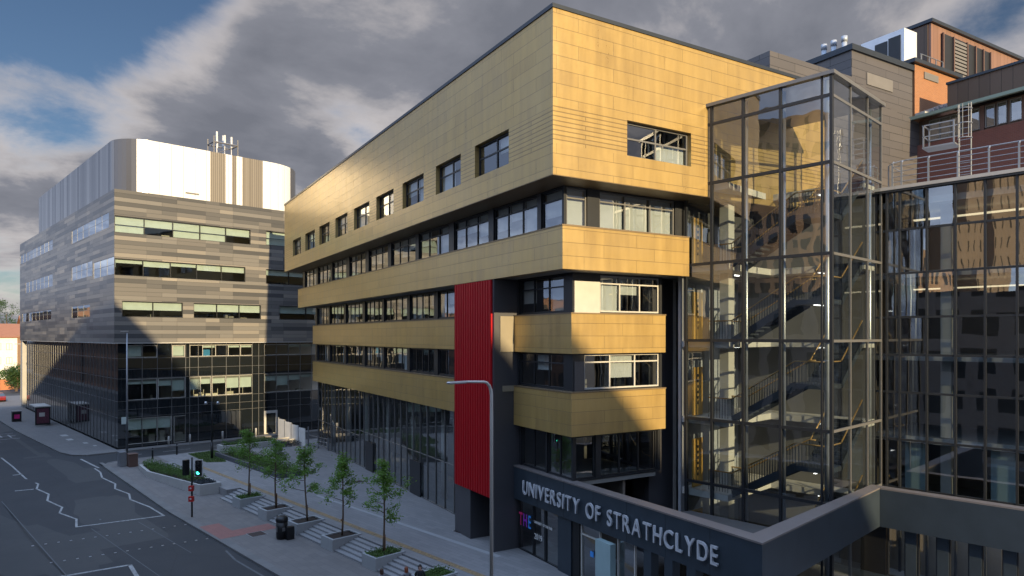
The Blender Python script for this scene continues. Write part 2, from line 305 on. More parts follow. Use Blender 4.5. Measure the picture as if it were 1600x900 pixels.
# ------------------------------------------------------------------ mesh helpers
class MB:
    def __init__(s): s.v = []; s.f = []; s.mi = []
    def q(s, pts, mi=0):
        i = len(s.v); s.v += [tuple(p) for p in pts]; s.f.append(tuple(range(i, i+len(pts)))); s.mi.append(mi); return s
    def box(s, x0, x1, y0, y1, z0, z1, mi=0):
        if x0 > x1: x0, x1 = x1, x0
        if y0 > y1: y0, y1 = y1, y0
        i = len(s.v); s.v += [(x0, y0, z0), (x1, y0, z0), (x1, y1, z0), (x0, y1, z0), (x0, y0, z1), (x1, y0, z1), (x1, y1, z1), (x0, y1, z1)]
        for f in ((3, 2, 1, 0), (4, 5, 6, 7), (0, 1, 5, 4), (1, 2, 6, 5), (2, 3, 7, 6), (3, 0, 4, 7)):
            s.f.append(tuple(i+k for k in f)); s.mi.append(mi)
        return s
    def prism(s, poly, z0, z1, mi=0, mtop=None):        # poly counter-clockwise in plan; z1 number or list
        n = len(poly); i = len(s.v)
        za = z0 if isinstance(z0, (list, tuple)) else [z0]*n; zb = z1 if isinstance(z1, (list, tuple)) else [z1]*n
        s.v += [(p[0], p[1], a) for p, a in zip(poly, za)] + [(p[0], p[1], b) for p, b in zip(poly, zb)]
        s.f.append(tuple(i+k for k in reversed(range(n)))); s.mi.append(mi)
        s.f.append(tuple(i+n+k for k in range(n))); s.mi.append(mi if mtop is None else mtop)
        for k in range(n):
            l = (k+1) % n; s.f.append((i+k, i+l, i+n+l, i+n+k)); s.mi.append(mi)
        return s
    def tube(s, pts, r, n=8, mi=0, caps=True):
        pts = [Vector(p) for p in pts]; rr = r if isinstance(r, (list, tuple)) else [r]*len(pts); rings = []
        prev = None
        for k, p in enumerate(pts):
            d = (pts[min(k+1, len(pts)-1)] - pts[max(k-1, 0)]).normalized()
            a = prev if prev is not None else (Vector((1, 0, 0)) if abs(d.x) < .9 else Vector((0, 1, 0)))
            a = (a - d*a.dot(d)).normalized(); b = d.cross(a); prev = a
            i = len(s.v)
            for j in range(n):
                t = 2*math.pi*j/n; s.v.append(tuple(p + (a*math.cos(t) + b*math.sin(t))*rr[k]))
            rings.append(i)
        for k in range(len(rings)-1):
            for j in range(n):
                l = (j+1) % n; s.f.append((rings[k]+j, rings[k]+l, rings[k+1]+l, rings[k+1]+j)); s.mi.append(mi)
        if caps:
            s.f.append(tuple(rings[0]+j for j in reversed(range(n)))); s.mi.append(mi)
            s.f.append(tuple(rings[-1]+j for j in range(n))); s.mi.append(mi)
        return s
    def bar(s, p, q, w, mi=0): return s.tube([p, q], w*.7071, 4, mi)
    def build(s, name, mats, parent=None, smooth=False, bevel=0):
        me = bpy.data.meshes.new(name); me.from_pydata(s.v, [], s.f)
        for m in (mats if isinstance(mats, (list, tuple)) else [mats]): me.materials.append(M[m])
        me.polygons.foreach_set('material_index', s.mi)
        if smooth: me.polygons.foreach_set('use_smooth', [True]*len(me.polygons))
        me.update()
        o = bpy.data.objects.new(name, me); COL.objects.link(o)
        if parent: o.parent = parent
        if bevel:
            b = o.modifiers.new('bevel', 'BEVEL'); b.width = bevel; b.segments = 2; b.limit_method = 'ANGLE'
        return o
def bx(name, mat, parent, *a, bevel=0): return MB().box(*a).build(name, mat, parent, bevel=bevel)
def tag(o, label, cat, group=None):
    o['label'] = label; o['category'] = cat
    if group: o['group'] = group
    return o
def thing(name, label, cat, loc=(0, 0, 0), rz=0, group=None):
    o = bpy.data.objects.new(name, None); COL.objects.link(o); o.location = loc; o.rotation_euler = (0, 0, rz); o.empty_display_size = .3
    return tag(o, label, cat, group)
def structure(o, kind='structure'): o['kind'] = kind; return o
def copy_tree(o, parent=None):
    c = o.copy(); COL.objects.link(c)
    if parent: c.parent = parent
    for ch in list(o.children): copy_tree(ch, c)
    return c

# an upright face: axis 'x' = plane x=const seen from -x (runs along y); 'y' = plane y=const seen from -y (runs along x)
def P(ax, pl, a, n, z): return (pl+n, a, z) if ax == 'x' else (a, pl+n, z)
def fbox(mb, ax, pl, a0, a1, n0, n1, z0, z1, mi=0):
    if ax == 'x': mb.box(pl+n0, pl+n1, a0, a1, z0, z1, mi)
    else: mb.box(a0, a1, pl+n0, pl+n1, z0, z1, mi)
def face_wall(mb, ax, pl, a0, a1, z0, z1, holes, depth, mfn=None, mrev=0):
    A = sorted({a0, a1, *[h[0] for h in holes], *[h[1] for h in holes]}); Z = sorted({z0, z1, *[h[2] for h in holes], *[h[3] for h in holes]})
    A = [a for a in A if a0-1e-6 <= a <= a1+1e-6]; Z = [z for z in Z if z0-1e-6 <= z <= z1+1e-6]
    for i in range(len(A)-1):
        for j in range(len(Z)-1):
            ca = (A[i]+A[i+1])/2; cz = (Z[j]+Z[j+1])/2
            if any(h[0] < ca < h[1] and h[2] < cz < h[3] for h in holes): continue
            pts = [P(ax, pl, A[i], 0, Z[j]), P(ax, pl, A[i+1], 0, Z[j]), P(ax, pl, A[i+1], 0, Z[j+1]), P(ax, pl, A[i], 0, Z[j+1])]
            mb.q(pts if ax == 'y' else pts[::-1], mfn(ca, cz) if mfn else 0)
    for h in holes:
        for (u, w) in (((h[0], h[2]), (h[1], h[2])), ((h[1], h[2]), (h[1], h[3])), ((h[1], h[3]), (h[0], h[3])), ((h[0], h[3]), (h[0], h[2]))):
            mb.q([P(ax, pl, u[0], 0, u[1]), P(ax, pl, w[0], 0, w[1]), P(ax, pl, w[0], depth, w[1]), P(ax, pl, u[0], depth, u[1])], mrev)
def window(parent, ax, pl, a0, a1, z0, z1, n=.1, vs=(), hs=(), fw=.06, frame='frame_dark', pane='window_glass', blind=None, name='window', fd=.09, segs=None):
    mb = MB()
    for (p, q, r, t) in ((a0, a1, z0, z0+fw), (a0, a1, z1-fw, z1), (a0, a0+fw, z0+fw, z1-fw), (a1-fw, a1, z0+fw, z1-fw)): fbox(mb, ax, pl, p, q, n, n+fd, r, t)
    for v in vs: fbox(mb, ax, pl, v-fw*.5, v+fw*.5, n+.004, n+fd-.004, z0+fw, z1-fw)
    for h in hs: fbox(mb, ax, pl, a0+fw, a1-fw, n+.01, n+fd-.01, h-fw*.45, h+fw*.45)
    w = mb.build(name, frame, parent)
    g = MB(); nn = n+fd*.55
    A = [a0+.5*fw, *vs, a1-.5*fw]
    for i in range(len(A)-1):                                      # each light sits a hair out of true, as real glazing does
        t = rnd.uniform(-.006, .006); u = rnd.uniform(-.006, .006)
        pts = [P(ax, pl, A[i], nn+t, z0+.02), P(ax, pl, A[i+1], nn-t, z0+.02), P(ax, pl, A[i+1], nn-t+u, z1-.02), P(ax, pl, A[i], nn+t+u, z1-.02)]
        g.q(pts if ax == 'y' else pts[::-1])
    g.build('pane', pane, w)
    if blind:
        mat, lst = blind; b = MB()
        for (i, f0, f1) in lst:
            fbox(b, ax, pl, A[i]+.05, A[i+1]-.05, n+fd+.10, n+fd+.112, z0+(z1-z0)*f0, z0+(z1-z0)*f1)
        if lst: b.build('blind', mat, w)
    return w
def split(a0, a1, k): return [a0+(a1-a0)*i/k for i in range(1, k)]

# ------------------------------------------------------------------ ground, road, pavements (the street climbs from -0.6 m to plaza level between y=50 and y=66)
def zs(y): return -.6 if y <= 50 else (0 if y >= 66 else -.6+.6*(y-50)/16)
YB = [-300, -60, 0, 50, 52, 54, 56, 58, 60, 62, 64, 66, 70]
def strip(mb, x0, x1, y0, y1, off, mi=0, step=2.0):
    ys = sorted({y0, y1, *[y for y in (50, 66) if y0 < y < y1]})
    for a, b in zip(ys[:-1], ys[1:]): mb.q([(x0, a, zs(a)+off), (x1, a, zs(a)+off), (x1, b, zs(b)+off), (x0, b, zs(b)+off)], mi)
g = MB(); strip(g, -1500, 1500, -1500, 1500, -.20)
structure(g.build('ground', 'asphalt'))
g = MB(); strip(g, 0.9, 15.2, -250, 700, -.12); strip(g, 15.2, 70, 70.2, 75.4, -.124)
structure(g.build('road', 'asphalt'))
g = MB(); g.prism([(15.2, -80), (18.9, -80), (18.9, 50), (15.2, 50)], -1.0, -.6)
g.prism([(15.2, 50), (19.4, 50), (19.4, 66), (15.2, 66)], -1.0, [-.6, -.6, 0, 0])
g.prism([(15.2, 66), (20, 66), (20, 70.0), (17.2, 70.0), (15.9, 69.4), (15.3, 68.2)], -1.0, 0)
structure(g.build('pavement', 'pavement_slabs'))
g = MB(); g.prism([(20.4, -40), (75, -40), (75, 70), (20.0, 70), (20.0, 66), (19.4, 66), (19.4, 51.2), (20.4, 51.2)], -1.0, 0)
structure(g.build('plaza', 'plaza_paving'))
g = MB(); g.prism([(15.4, 75.6), (70, 75.6), (70, 76.9), (18.3, 76.9), (18.3, 136), (70, 136), (70, 160), (13.2, 160), (13.3, 100), (14.0, 79), (14.5, 76.6)], -1.0, 0)
structure(g.build('far_pavement', 'far_pavement'))
g = MB(); g.box(-4, .9, -80, 300, -1, -.02); structure(g.build('near_pavement', 'far_pavement'))
g = MB()                                                         # kerbs, 12 cm step
ys = list(range(-60, 51, 10)) + [52, 54, 56, 58, 60, 62, 64, 66]
for a, b in zip(ys[:-1], ys[1:]): g.prism([(15.02, a), (15.2, a), (15.2, b), (15.02, b)], -1, [zs(a)+.012, zs(a)+.012, zs(b)+.012, zs(b)+.012])
pl = [(15.2, 66), (15.3, 68.2), (15.9, 69.4), (17.2, 70.0), (20, 70.0), (60, 70.0)]
pf = [(15.02, 66), (15.12, 68.25), (15.78, 69.54), (17.16, 70.18), (20, 70.18), (60, 70.18)]
for k in range(5): g.prism([pf[k], pl[k], pl[k+1], pf[k+1]][::-1], -1, .012)
pl = [(13.3, 100), (14.0, 79), (14.5, 76.6), (15.4, 75.6), (60, 75.6)]; pf = [(13.12, 100), (13.82, 79), (14.34, 76.5), (15.34, 75.42), (60, 75.42)]
for k in range(4): g.prism([pf[k], pf[k+1], pl[k+1], pl[k]], -1, .012)
g.prism([(13.02, 160), (13.12, 100), (13.3, 100), (13.2, 160)], -1, .012)
structure(g.build('kerb', 'granite_kerb'))
g = MB(); strip(g, 15.2, 15.5, -60, 70, .004); structure(g.build('kerb_edging', 'granite_kerb'))
g = MB(); g.box(21.05, 21.4, 20, 62, -.05, .004); structure(g.build('tactile_strip', 'yellow_strip'))
g = MB(); g.q([(23.3, 45, .004), (23.55, 45, .004), (23.9, 26, .004), (23.6, 26, .004)]); structure(g.build('paving_band', 'concrete'))
g = MB(); strip(g, 15.95, 18.7, 41.0, 42.4, .005); strip(g, 15.2, 16.4, 41.0, 44.6, .009); structure(g.build('tactile_paving', 'red_tactile'))
# painted lines
def stroke(mb, pts, w):
    for (x0, y0), (x1, y1) in zip(pts[:-1], pts[1:]):
        d = Vector((x1-x0, y1-y0)); d.normalize(); nx, ny = -d.y*w/2, d.x*w/2; x0e, y0e, x1e, y1e = x0-d.x*w*.3, y0-d.y*w*.3, x1+d.x*w*.3, y1+d.y*w*.3
        mb.q([(x0e+nx, y0e+ny, zs(y0)-.112), (x0e-nx, y0e-ny, zs(y0)-.112), (x1e-nx, y1e-ny, zs(y1)-.112), (x1e+nx, y1e+ny, zs(y1)-.112)][::-1])
def marks(name, strokes, mat='white_paint', w=.13):
    g = MB()
    for st in strokes: stroke(g, st, w)
    o = g.build(name, mat)
    for p in o.data.polygons:
        if p.normal.z < 0: p.flip()
    return structure(o)
marks('zigzag_line', [[(9.3, 80), (9.4, 74.3), (9.38, 67.0), (9.8, 64.2), (9.45, 62.6), (9.85, 60.3), (9.45, 58.4), (9.9, 55.85), (9.5, 54.4), (10.05, 52.2), (9.7, 50.4)]])
marks('zigzag_line', [[(14.45, 68), (14.4, 65.8), (14.05, 63.6), (14.35, 60.8), (13.95, 59.2), (14.35, 56.9), (14.0, 55.2), (14.5, 52.3), (14.6, 49.7)]])
marks('stop_line', [[(9.7, 50.35), (14.6, 49.5)]], w=.2)
marks('lane_line', [[(10.6, 92), (11.2, 51)]], 'faint_paint', .09)
marks('lane_line', [[(8.2, 62.8), (9.2, 62.6)], [(8.9, 69.3), (9.4, 69.3)]], w=.25)
marks('box_line', [[(4.6, 40.9), (10.15, 40.1), (9.8, 36.8), (9.8, 20)]], w=.2)
marks('edge_line', [[(14.75, 39.0), (14.5, 37), (14.55, 33), (14.7, 28), (14.7, 20)]], 'faint_paint', .12)
marks('edge_line', [[(13.75, 98), (14.45, 78)], [(13.0, 150), (13.65, 99)], [(14.6, 74), (14.75, 68)]], w=.18)
marks('seam_line', [[(10.3, 49.3), (10.8, 36)], [(12.9, 49), (13.2, 40)], [(7.0, 60), (7.4, 36)]], 'dark_stone' if False else 'faint_paint', .05)
studs = MB()
for row, (xa, ya, xb, yb, k) in enumerate(((7.0, 47.6, 14.9, 46.2, 14), (7.2, 43.4, 14.8, 42.1, 14))):
    for i in range(k):
        t = i/(k-1); x = xa+(xb-xa)*t; y = ya+(yb-ya)*t; studs.box(x-.06, x+.06, y-.06, y+.06, -.722, -.706)
structure(studs.build('crossing_studs', 'steel'))
marks('road_lettering', [[(11.2, 97), (12.6, 97)], [(11.2, 96), (11.2, 98)], [(12, 95.2), (12, 97.9)], [(10.6, 94), (12.6, 94)], [(10.6, 99), (12.6, 99.3)]], w=.18)
marks('give_way_line', [[(17.5, 73.1), (19.5, 73.1)], [(21.5, 73.1), (24, 73.1)], [(26, 73.1), (28.5, 73.1)]], w=.14)
g = MB()
for x, y, w in ((17.0, 84, .5), (16.3, 88, .7), (17.3, 81.3, .35), (16.5, 92, .8)): g.box(x-w*.4, x+w*.4, y-w, y+w, -.05, .006)
structure(g.build('pale_slabs', 'pale_stone'))

# stone steps between pavement and plaza
g = MB()
for k in range(5): g.box(18.9+.3*k, 20.42, 18, 51.2, -1.0, -.5+.1*k)
structure(g.build('steps', 'step_stone'))
g = MB()
for k in range(5): g.box(18.895+.3*k, 18.935+.3*k, 18, 51.2, -.53+.1*k, -.496+.1*k)
structure(g.build('step_nosing', 'nosing'))

# ------------------------------------------------------------------ the gold building
GO = (24.02, 21.28, 0); GR = R(-12.87)
gb = thing('gold_building', 'four storey office building in gold metal panels with ribbon windows and a red ribbed panel', 'building', GO, GR)
# top storey box
DX, DY, DX1, DY1, DZ0, DZ1 = -2.41, -2.02, 16.0, 49.4, 18.3, 25.4
wl = [(5.17, 1.7), (10.05, 6.8), (15.23, 11.82), (20.23, 16.84), (25.34, 21.74), (30.34, 26.98), (35.36, 32.06), (40.45, 36.9), (45.6, 42.2)]
wl = [(b, a) for a, b in wl]
ZW0, ZW1 = 19.55, 21.2
holes = [(a, b, ZW0, ZW1) for a, b in wl]
mb = MB(); rib = lambda a, z: 1 if ZW0-.15 < z < ZW1+.02 and a < 48.9 else 0
face_wall(mb, 'x', DX, DY, DY1, DZ0, DZ1, holes, .34, rib)
hr = [(1.67, 5.68, 19.63, 21.25)]
face_wall(mb, 'y', DY, DX, DX1, DZ0, DZ1, hr, .34, lambda a, z: 1 if 19.5 < z < 21.26 else 0)
mb.q([(DX, DY1, DZ0), (DX1, DY1, DZ0), (DX1, DY1, DZ1), (DX, DY1, DZ1)][::-1]); mb.q([(DX1, DY, DZ0), (DX1, DY1, DZ0), (DX1, DY1, DZ1), (DX1, DY, DZ1)])
mb.build('upper_wall', ['gold_cladding', 'gold_ribs'], gb)
bx('roof', 'roof_felt', gb, DX+.3, DX1-.01, DY+.3, DY1-.3, DZ1-.5, DZ1-.3)
mb = MB(); mb.box(DX-.05, DX+.32, DY-.05, DY1+.05, DZ1, DZ1+.17); mb.box(DX+.32, DX1, DY-.05, DY+.32, DZ1, DZ1+.17); mb.build('roof_edge', 'cap_dark', gb)
bx('soffit', 'soffit', gb, DX+.01, DX1-.01, DY+.01, DY1-.01, DZ0-.03, DZ0+.2)
for i, (a, b) in enumerate(wl):
    c = a+(b-a)*.45
    bl = ('blind_white', [(1, .02, .97)] if i % 3 == 1 else ([(0, .02, .97), (1, .45, .97)] if i % 3 == 2 else [(0, .5, .97)]))
    window(gb, 'x', DX, a+.01, b-.01, ZW0+.01, ZW1-.01, .24, [c], [ZW0+.95], .085, 'frame_dark', 'window_glass', bl)
window(gb, 'y', DY, 1.68, 5.67, 19.64, 21.24, .24, [3.6], [20.5], .085, 'frame_grey', 'window_glass', ('blind_white', [(1, .03, .55)]))
def band(x0, y0, x1, y1, z0, z1, t=.42):
    return MB().prism([(x0, y0), (x1, y0), (x1, y0+t), (x0+t, y0+t), (x0+t, y1), (x0, y1)], z0, z1).build('band', 'gold_cladding', gb)
band(-1.255, -1.08, 6.5, 48.3, 14.4, 16.34)
for z0, z1 in ((10.56, 12.45), (6.65, 8.7)):
    band(0, 0, 5.92, 5.29, z0, z1)
    bx('band', 'gold_cladding', gb, 0, .42, 10.02, 47.1, z0, z1)
    mb = MB(); mb.box(-.03, 5.95, -.03, .5, z1, z1+.06); mb.box(-.03, .5, .5, 5.29, z1, z1+.06); mb.box(-.03, .5, 10.03, 47.1, z1, z1+.06); mb.build('sill', 'soffit', gb)
mb = MB(); mb.box(-1.29, 6.5, -1.11, -.55, 16.34, 16.4); mb.box(-1.29, -.8, -.55, 48.3, 16.34, 16.4); mb.build('sill', 'soffit', gb)
mb = MB()
for (xa, ya, xb, yb, z) in ((-.84, -.66, 12, 48.2, 14.43), (.43, .43, 5.9, 5.28, 10.6), (.43, 10.05, 12, 47, 10.6), (.43, .43, 5.9, 5.28, 6.69), (.43, 10.05, 12, 47, 6.69)):
    mb.box(xa, xb, ya, yb, z, z+.28)
mb.build('floor_slab', 'slab', gb)
for z0, z1 in ((.0, 6.6), (6.98, 10.55), (10.9, 14.4), (14.75, 18.25)):
    mb = MB(); mb.box(5.2, 5.4, .8 if z0 > 14 else 6, 46.8, z0, z1); mb.box(5.4, 11.9, 46.6, 46.8, z0, z1); mb.build('inner_wall', 'interior_grey', gb)
def ribbon(ax, pl, lo, hi, groups, z0, z1, k=3, tr=None, bl=0, frame='frame_dark', pane='window_glass', depth=.22):
    mb = MB(); face_wall(mb, ax, pl, lo, hi, z0, z1, [(a, b, z0+.05, z1-.05) for a, b in groups], depth)
    mb.build('window_surround', 'frame_dark', gb)
    for a, b in groups:
        kk = k if b-a > 2.6 else max(1, round((b-a)/1.4))
        lst = [(i, .02 if bl > .9 else rnd.choice((.0, .3, .5)), .97) for i in range(kk) if rnd.random() < bl]
        window(gb, ax, pl, a+.01, b-.01, z0+.06, z1-.06, .08, split(a, b, kk), [tr] if tr else [], .075, frame, pane, ('blind_white', lst))
grp = [(-.45, 1.31), (1.65, 6.0), (6.56, 10.9), (11.6, 16.3), (16.86, 21.47), (22.14, 26.5), (27.28, 31.54), (32.46, 36.8), (37.4, 41.8), (42.4, 47.0)]
ribbon('x', -.85, -.6, 47.9, grp, 16.4, 18.27, 3, 17.72, .8)
ribbon('y', -.6, -.85, 6.6, [(-.7, .48), (1.2, 6.0)], 16.4, 18.27, 3, 17.75, 1.01, 'frame_grey')
g3 = [(10.6, 15.65), (16.27, 20.6), (21.1, 26.0), (26.43, 30.73), (31.4, 36.2), (36.8, 41.5), (42.0, 46.3)]
for z0, z1, b in ((12.51, 14.42, .75), (8.76, 10.58, .5)):
    ribbon('x', .25, 10.02, 46.8, g3, z0, z1, 4, None, b)
    ribbon('x', .25, .25, 5.29, [(1.0, 5.15)], z0, z1, 3, z0+1.3, .2)
    ribbon('y', .25, .25, 5.9, [(.95 if z0 < 12 else 1.9, 5.75)], z0, z1, 3, z1-.45, .35, 'frame_light')
    bx('corner_panel', 'frame_light' if z0 > 12 else 'pier_grey', gb, .33, 1.85 if z0 > 12 else .9, .20, .245, z0, z1-.4)
ribbon('x', .35, .35, 5.29, [(.5, 2.6), (2.75, 5.1)], 4.45, 6.65, 2, None, 0, 'frame_dark', 'shop_glass')
ribbon('y', .35, .35, 5.9, [(.5, 1.7), (2.0, 5.7)], 4.45, 6.65, 3, None, 0, 'frame_dark', 'shop_glass')
# lower glass wall on the plaza
gx = [10.05, 13.3, 17.57, 22.6, 27.6, 32.4, 36.4, 41.2, 46.1]
for a, b in zip(gx[:-1], gx[1:]):
    window(gb, 'x', .3, a, b, .02, 6.63, .0, split(a, b, max(2, round((b-a)/1.25))), [3.1 if a < 30 else 2.6], .05, 'frame_grey', 'shop_glass', None, 'glazing_bay', .12)
bx('infill_panel', 'pier_grey', gb, .27, .33, 10.1, 13.25, 2.2, 3.9)
for a in (18.6, 28.6): bx('door_frame', 'frame_dark', gb, .22, .3, a, a+1.9, .02, 2.45)
for y in (12, 17.5, 23, 28.5, 34, 39.5, 45): MB().tube([(1.6, y, 0), (1.6, y, 6.6)], .22, 12).build('inner_column', 'column_white', gb, True)
bx('end_wall', 'gold_cladding', gb, .3, 12, 47.0, 47.08, 6.65, 14.4); bx('end_glazing', 'dark_glass', gb, .3, 12, 46.15, 46.2, 0, 6.62)
mb = MB(); mb.box(7.52, 12, 1.9, 2.1, 0, 14.4); mb.box(6.62, 12, -.5, -.3, 14.42, 18.27); mb.box(11.95, 12.1, 2.2, 46, 0, 18.27); mb.build('rear_wall', 'dark_wall', gb)
# red ribbed panel, its block and pier
mb = MB(); mb.box(-1.2, .6, 5.3, 10.0, 2.95, 14.4); mb.box(-1.2, .6, 8.04, 10.0, -.05, 2.95); mb.box(-1.2, .6, 5.3, 5.5, -.05, 2.95); mb.box(.45, .6, 5.5, 8.04, -.05, 2.95); mb.build('pier_block', 'pier_grey', gb)
mb = MB(); n = 15; y0, y1 = 5.5, 9.85; w = (y1-y0)/n
prof = []
for i in range(n):
    y = y0+i*w; prof += [(-1.21, y), (-1.21, y+.12*w), (-1.30, y+.3*w), (-1.30, y+.8*w), (-1.21, y+.98*w)]
prof.append((-1.21, y1))
for (xa, ya), (xb, yb) in zip(prof[:-1], prof[1:]): mb.q([(xa, ya, 2.8), (xa, ya, 14.38), (xb, yb, 14.38), (xb, yb, 2.8)])
mb.box(-1.30, -1.205, y1, y1+.03, 2.8, 14.38); mb.box(-1.30, -1.205, y0-.03, y0, 2.8, 14.38)
mb.build('ribbed_panel', 'red_corrugated', gb)
dr = bx('door', 'frame_dark', gb, .36, .44, 5.9, 7.7, -.02, 2.3)
MB().box(.33, .36, 6.05, 6.75, .2, 2.1).box(.33, .36, 6.85, 7.55, .2, 2.1).build('door_glass', 'dark_glass', dr)
MB().box(5.6, 7.3, .9, 2.2, -.05, 14.38).build('corner_pier', 'pier_grey', gb)
bx('pier_edge', 'frame_light', gb, 7.3, 7.5, .86, 2.2, -.05, 14.38)
bx('side_panel', 'side_beige', gb, -.85, -.01, 5.24, 5.29, 10.56, 12.45); bx('side_panel', 'side_beige', gb, -.7, -.01, 5.24, 5.29, 8.45, 8.75)
# entrance screen below the sign
es = [(3.75, 5.2), (2.65, 3.7), (1.4, 2.6)]
for a, b in es: window(gb, 'x', .25, a, b, .02, 2.95, .0, [], [], .05, 'frame_dark', 'shop_glass', None, 'entrance_glazing', .1)
bx('entrance_pier', 'canopy_metal', gb, .15, .6, .25, 1.35, -.02, 2.95)
bx('entrance_pier', 'black_metal', gb, .2, .5, -.35, .2, -.02, 2.95)
window(gb, 'x', .25, -1.85, -.4, .02, 2.95, .0, [], [2.2], .07, 'frame_light', 'shop_glass', None, 'entrance_door', .1)
bx('pale_panel', 'blind_teal', gb, -.1, .2, -3.0, -1.95, -.02, 2.4)
window(gb, 'x', .25, -4.2, -3.05, .02, 2.95, .0, [], [], .06, 'frame_light', 'shop_glass', None, 'entrance_door', .1)
for a in (-5.0, -6.2, -7.4): bx('entrance_pier', 'canopy_metal', gb, .1, .5, a-.35, a+.1, -.02, 2.95)
mb = MB(); mb.box(3.6, 3.75, .6, 5.2, 0, 4.2); mb.build('lobby_wall', 'beige_wall', gb)
bx('lobby_ceiling', 'slab', gb, .4, 5.6, .4, 5.25, 4.2, 4.4)
def text(name, s, size, ext, mat, parent, loc, rot, sx=1.0, off=0.0):
    c = bpy.data.curves.new(name, 'FONT'); c.body = s; c.size = size; c.extrude = ext; c.offset = off
    o = bpy.data.objects.new(name, c); COL.objects.link(o)
    dg = bpy.context.evaluated_depsgraph_get(); dg.update(); me = bpy.data.meshes.new_from_object(o.evaluated_get(dg))
    COL.objects.unlink(o); bpy.data.objects.remove(o); me.name = name; me.materials.clear(); me.materials.append(M[mat])
    for v in me.vertices: v.co.x *= sx
    r = bpy.data.objects.new(name, me); COL.objects.link(r); r.parent = parent; r.location = loc; r.rotation_euler = rot
    return r
FR = (R(90), 0, R(-90))            # upright lettering facing -x, reading towards -y
for ch, y, mt in (('T', 5.12, 'poster_pink'), ('H', 4.72, 'poster_purple'), ('E', 4.22, 'poster_blue')): text('poster_letter', ch, .95, .006, mt, gb, (.235, y, 1.35), FR, .62, .012)
text('poster_lettering', '2019', .42, .005, 'blind_white', gb, (.235, 3.62, .95), FR, .9)
text('poster_lettering', 'UNIVERSITY OF THE YEAR', .19, .005, 'blind_white', gb, (.235, 3.62, 1.75), FR, .75)
bx('door_sticker', 'poster_blue', gb, .22, .24, -1.4, -1.15, 1.35, 1.6)

# ------------------------------------------------------------------ entrance canopy with the sign
cn = thing('entrance_canopy', 'dark blue entrance canopy beam carrying raised steel letters, open to the sky behind', 'canopy', GO, GR)
mb = MB(); CZ0, CZ1, TH = 2.72, 4.42, .5
c, s_ = math.cos(-GR), math.sin(-GR)
def toG(x, y):                                     # street coordinates to the canopy's own axes
    dx, dy = x-GO[0], y-GO[1]; return (dx*math.cos(GR)+dy*math.sin(GR), -dx*math.sin(GR)+dy*math.cos(GR))
A0 = (0.0, 5.28); A1 = (0.12, -10.75); B1 = toG(33.51, 11.0); C1 = toG(33.51, -3.0)
A0i = (TH, 5.28); A1i = toG(22.55, 11.0+TH); B1i = toG(33.51+TH, 11.0+TH); C1i = toG(33.51+TH, -3.0)
MB().prism([A0, A1, A1i, A0i], CZ0, CZ1).build('sign_beam', 'canopy_metal', cn)
MB().prism([A1, B1, B1i, A1i], CZ0, CZ1).build('side_beam', 'canopy_metal', cn)
MB().prism([B1, C1, C1i, B1i], CZ0, CZ1).build('rear_beam', 'canopy_metal', cn)
MB().prism([toG(*p) for p in ((24.6, 21.0), (22.6, 11.6), (33.4, 11.55), (30.1, 11.75), (30.1, 18.7))], 2.5, 2.62).build('lobby_shade_cover', 'roof_felt', cn)  # dark sheet added behind the open beams to keep the lobby below dark
mb = MB()
for k in range(1, 7):
    t = k/7; x = A0[0]+(A1[0]-A0[0])*t; y = A0[1]+(A1[1]-A0[1])*t; mb.box(x-.004, x+.05, y-.007, y+.007, CZ0+.003, CZ1-.003)
mb.build('panel_joint', 'black_metal', cn)
def cap(p, q, r, t, nm='coping'): MB().prism([p, q, r, t], CZ1+.002, CZ1+.07).build(nm, 'canopy_top', cn)
e = .03
cap((A0[0]-e, A0[1]), (A1[0]-e, A1[1]-e), A1i, A0i); cap((A1[0]-e, A1[1]-e), B1, B1i, A1i); cap(B1, C1, C1i, B1i)
word = 'UNIVERSITY OF STRATHCLYDE'; gaps = .13; items = []
for ch in word:
    if ch == ' ': items.append((None, .34)); continue
    o = text('letter', ch, 1.0, .04, 'letter_steel', cn, (0, 0, 0), FR, .74, .006)
    xs = [v.co.x for v in o.data.vertices]; items.append((o, (min(xs), max(xs))))
tot = sum((w if o is None else w[1]-w[0]+gaps) for o, w in items)-gaps
k = (4.17+8.94)/tot; y = 4.17
for o, w in items:
    if o is None: y -= w*k; continue
    for v in o.data.vertices: v.co.x = (v.co.x-w[0])*k
    t = (A0[1]-y)/(A0[1]-A1[1]); o.location = (A0[0]+(A1[0]-A0[0])*t-.12, y, 3.2); y -= (w[1]-w[0]+gaps)*k
# ------------------------------------------------------------------ glass stair tower
TO = (30.24, 11.84, 0)
tw = thing('stair_tower', 'tall glass stair tower with dark mullions and stairs seen inside', 'tower', TO)
TZ = 22.8; lv = [0.0, 3.65, 7.3, 11.15, 14.95, 18.9]
ty = [0.02, 2.27, 4.09, 5.75, 7.2]; tz = [4.09, 7.26, 11.18, 14.99, 18.94, 21.83]
mb = MB()
for y in ty: mb.box(-.06, .12, y-.06, y+.06, 0, TZ-.1)
for y in (.42,): mb.box(-.05, .06, y-.035, y+.035, 0, TZ-.1)
mb.build('mullion', 'frame_dark', tw)
mb = MB()
for z in tz: mb.box(-.045, .10, .08, 7.2, z-.07, z+.07)
mb.build('transom', 'frame_dark', tw)
mb = MB()
for x in (2.1, 4.2, 6.05): mb.box(x-.04, x+.04, -.03, .08, 0, TZ-.1)
for z in tz: mb.box(.12, 6.1, -.025, .08, z-.06, z+.06)
mb.build('side_frame', 'frame_grey', tw)
allz = [0.05]+tz+[TZ-.1]
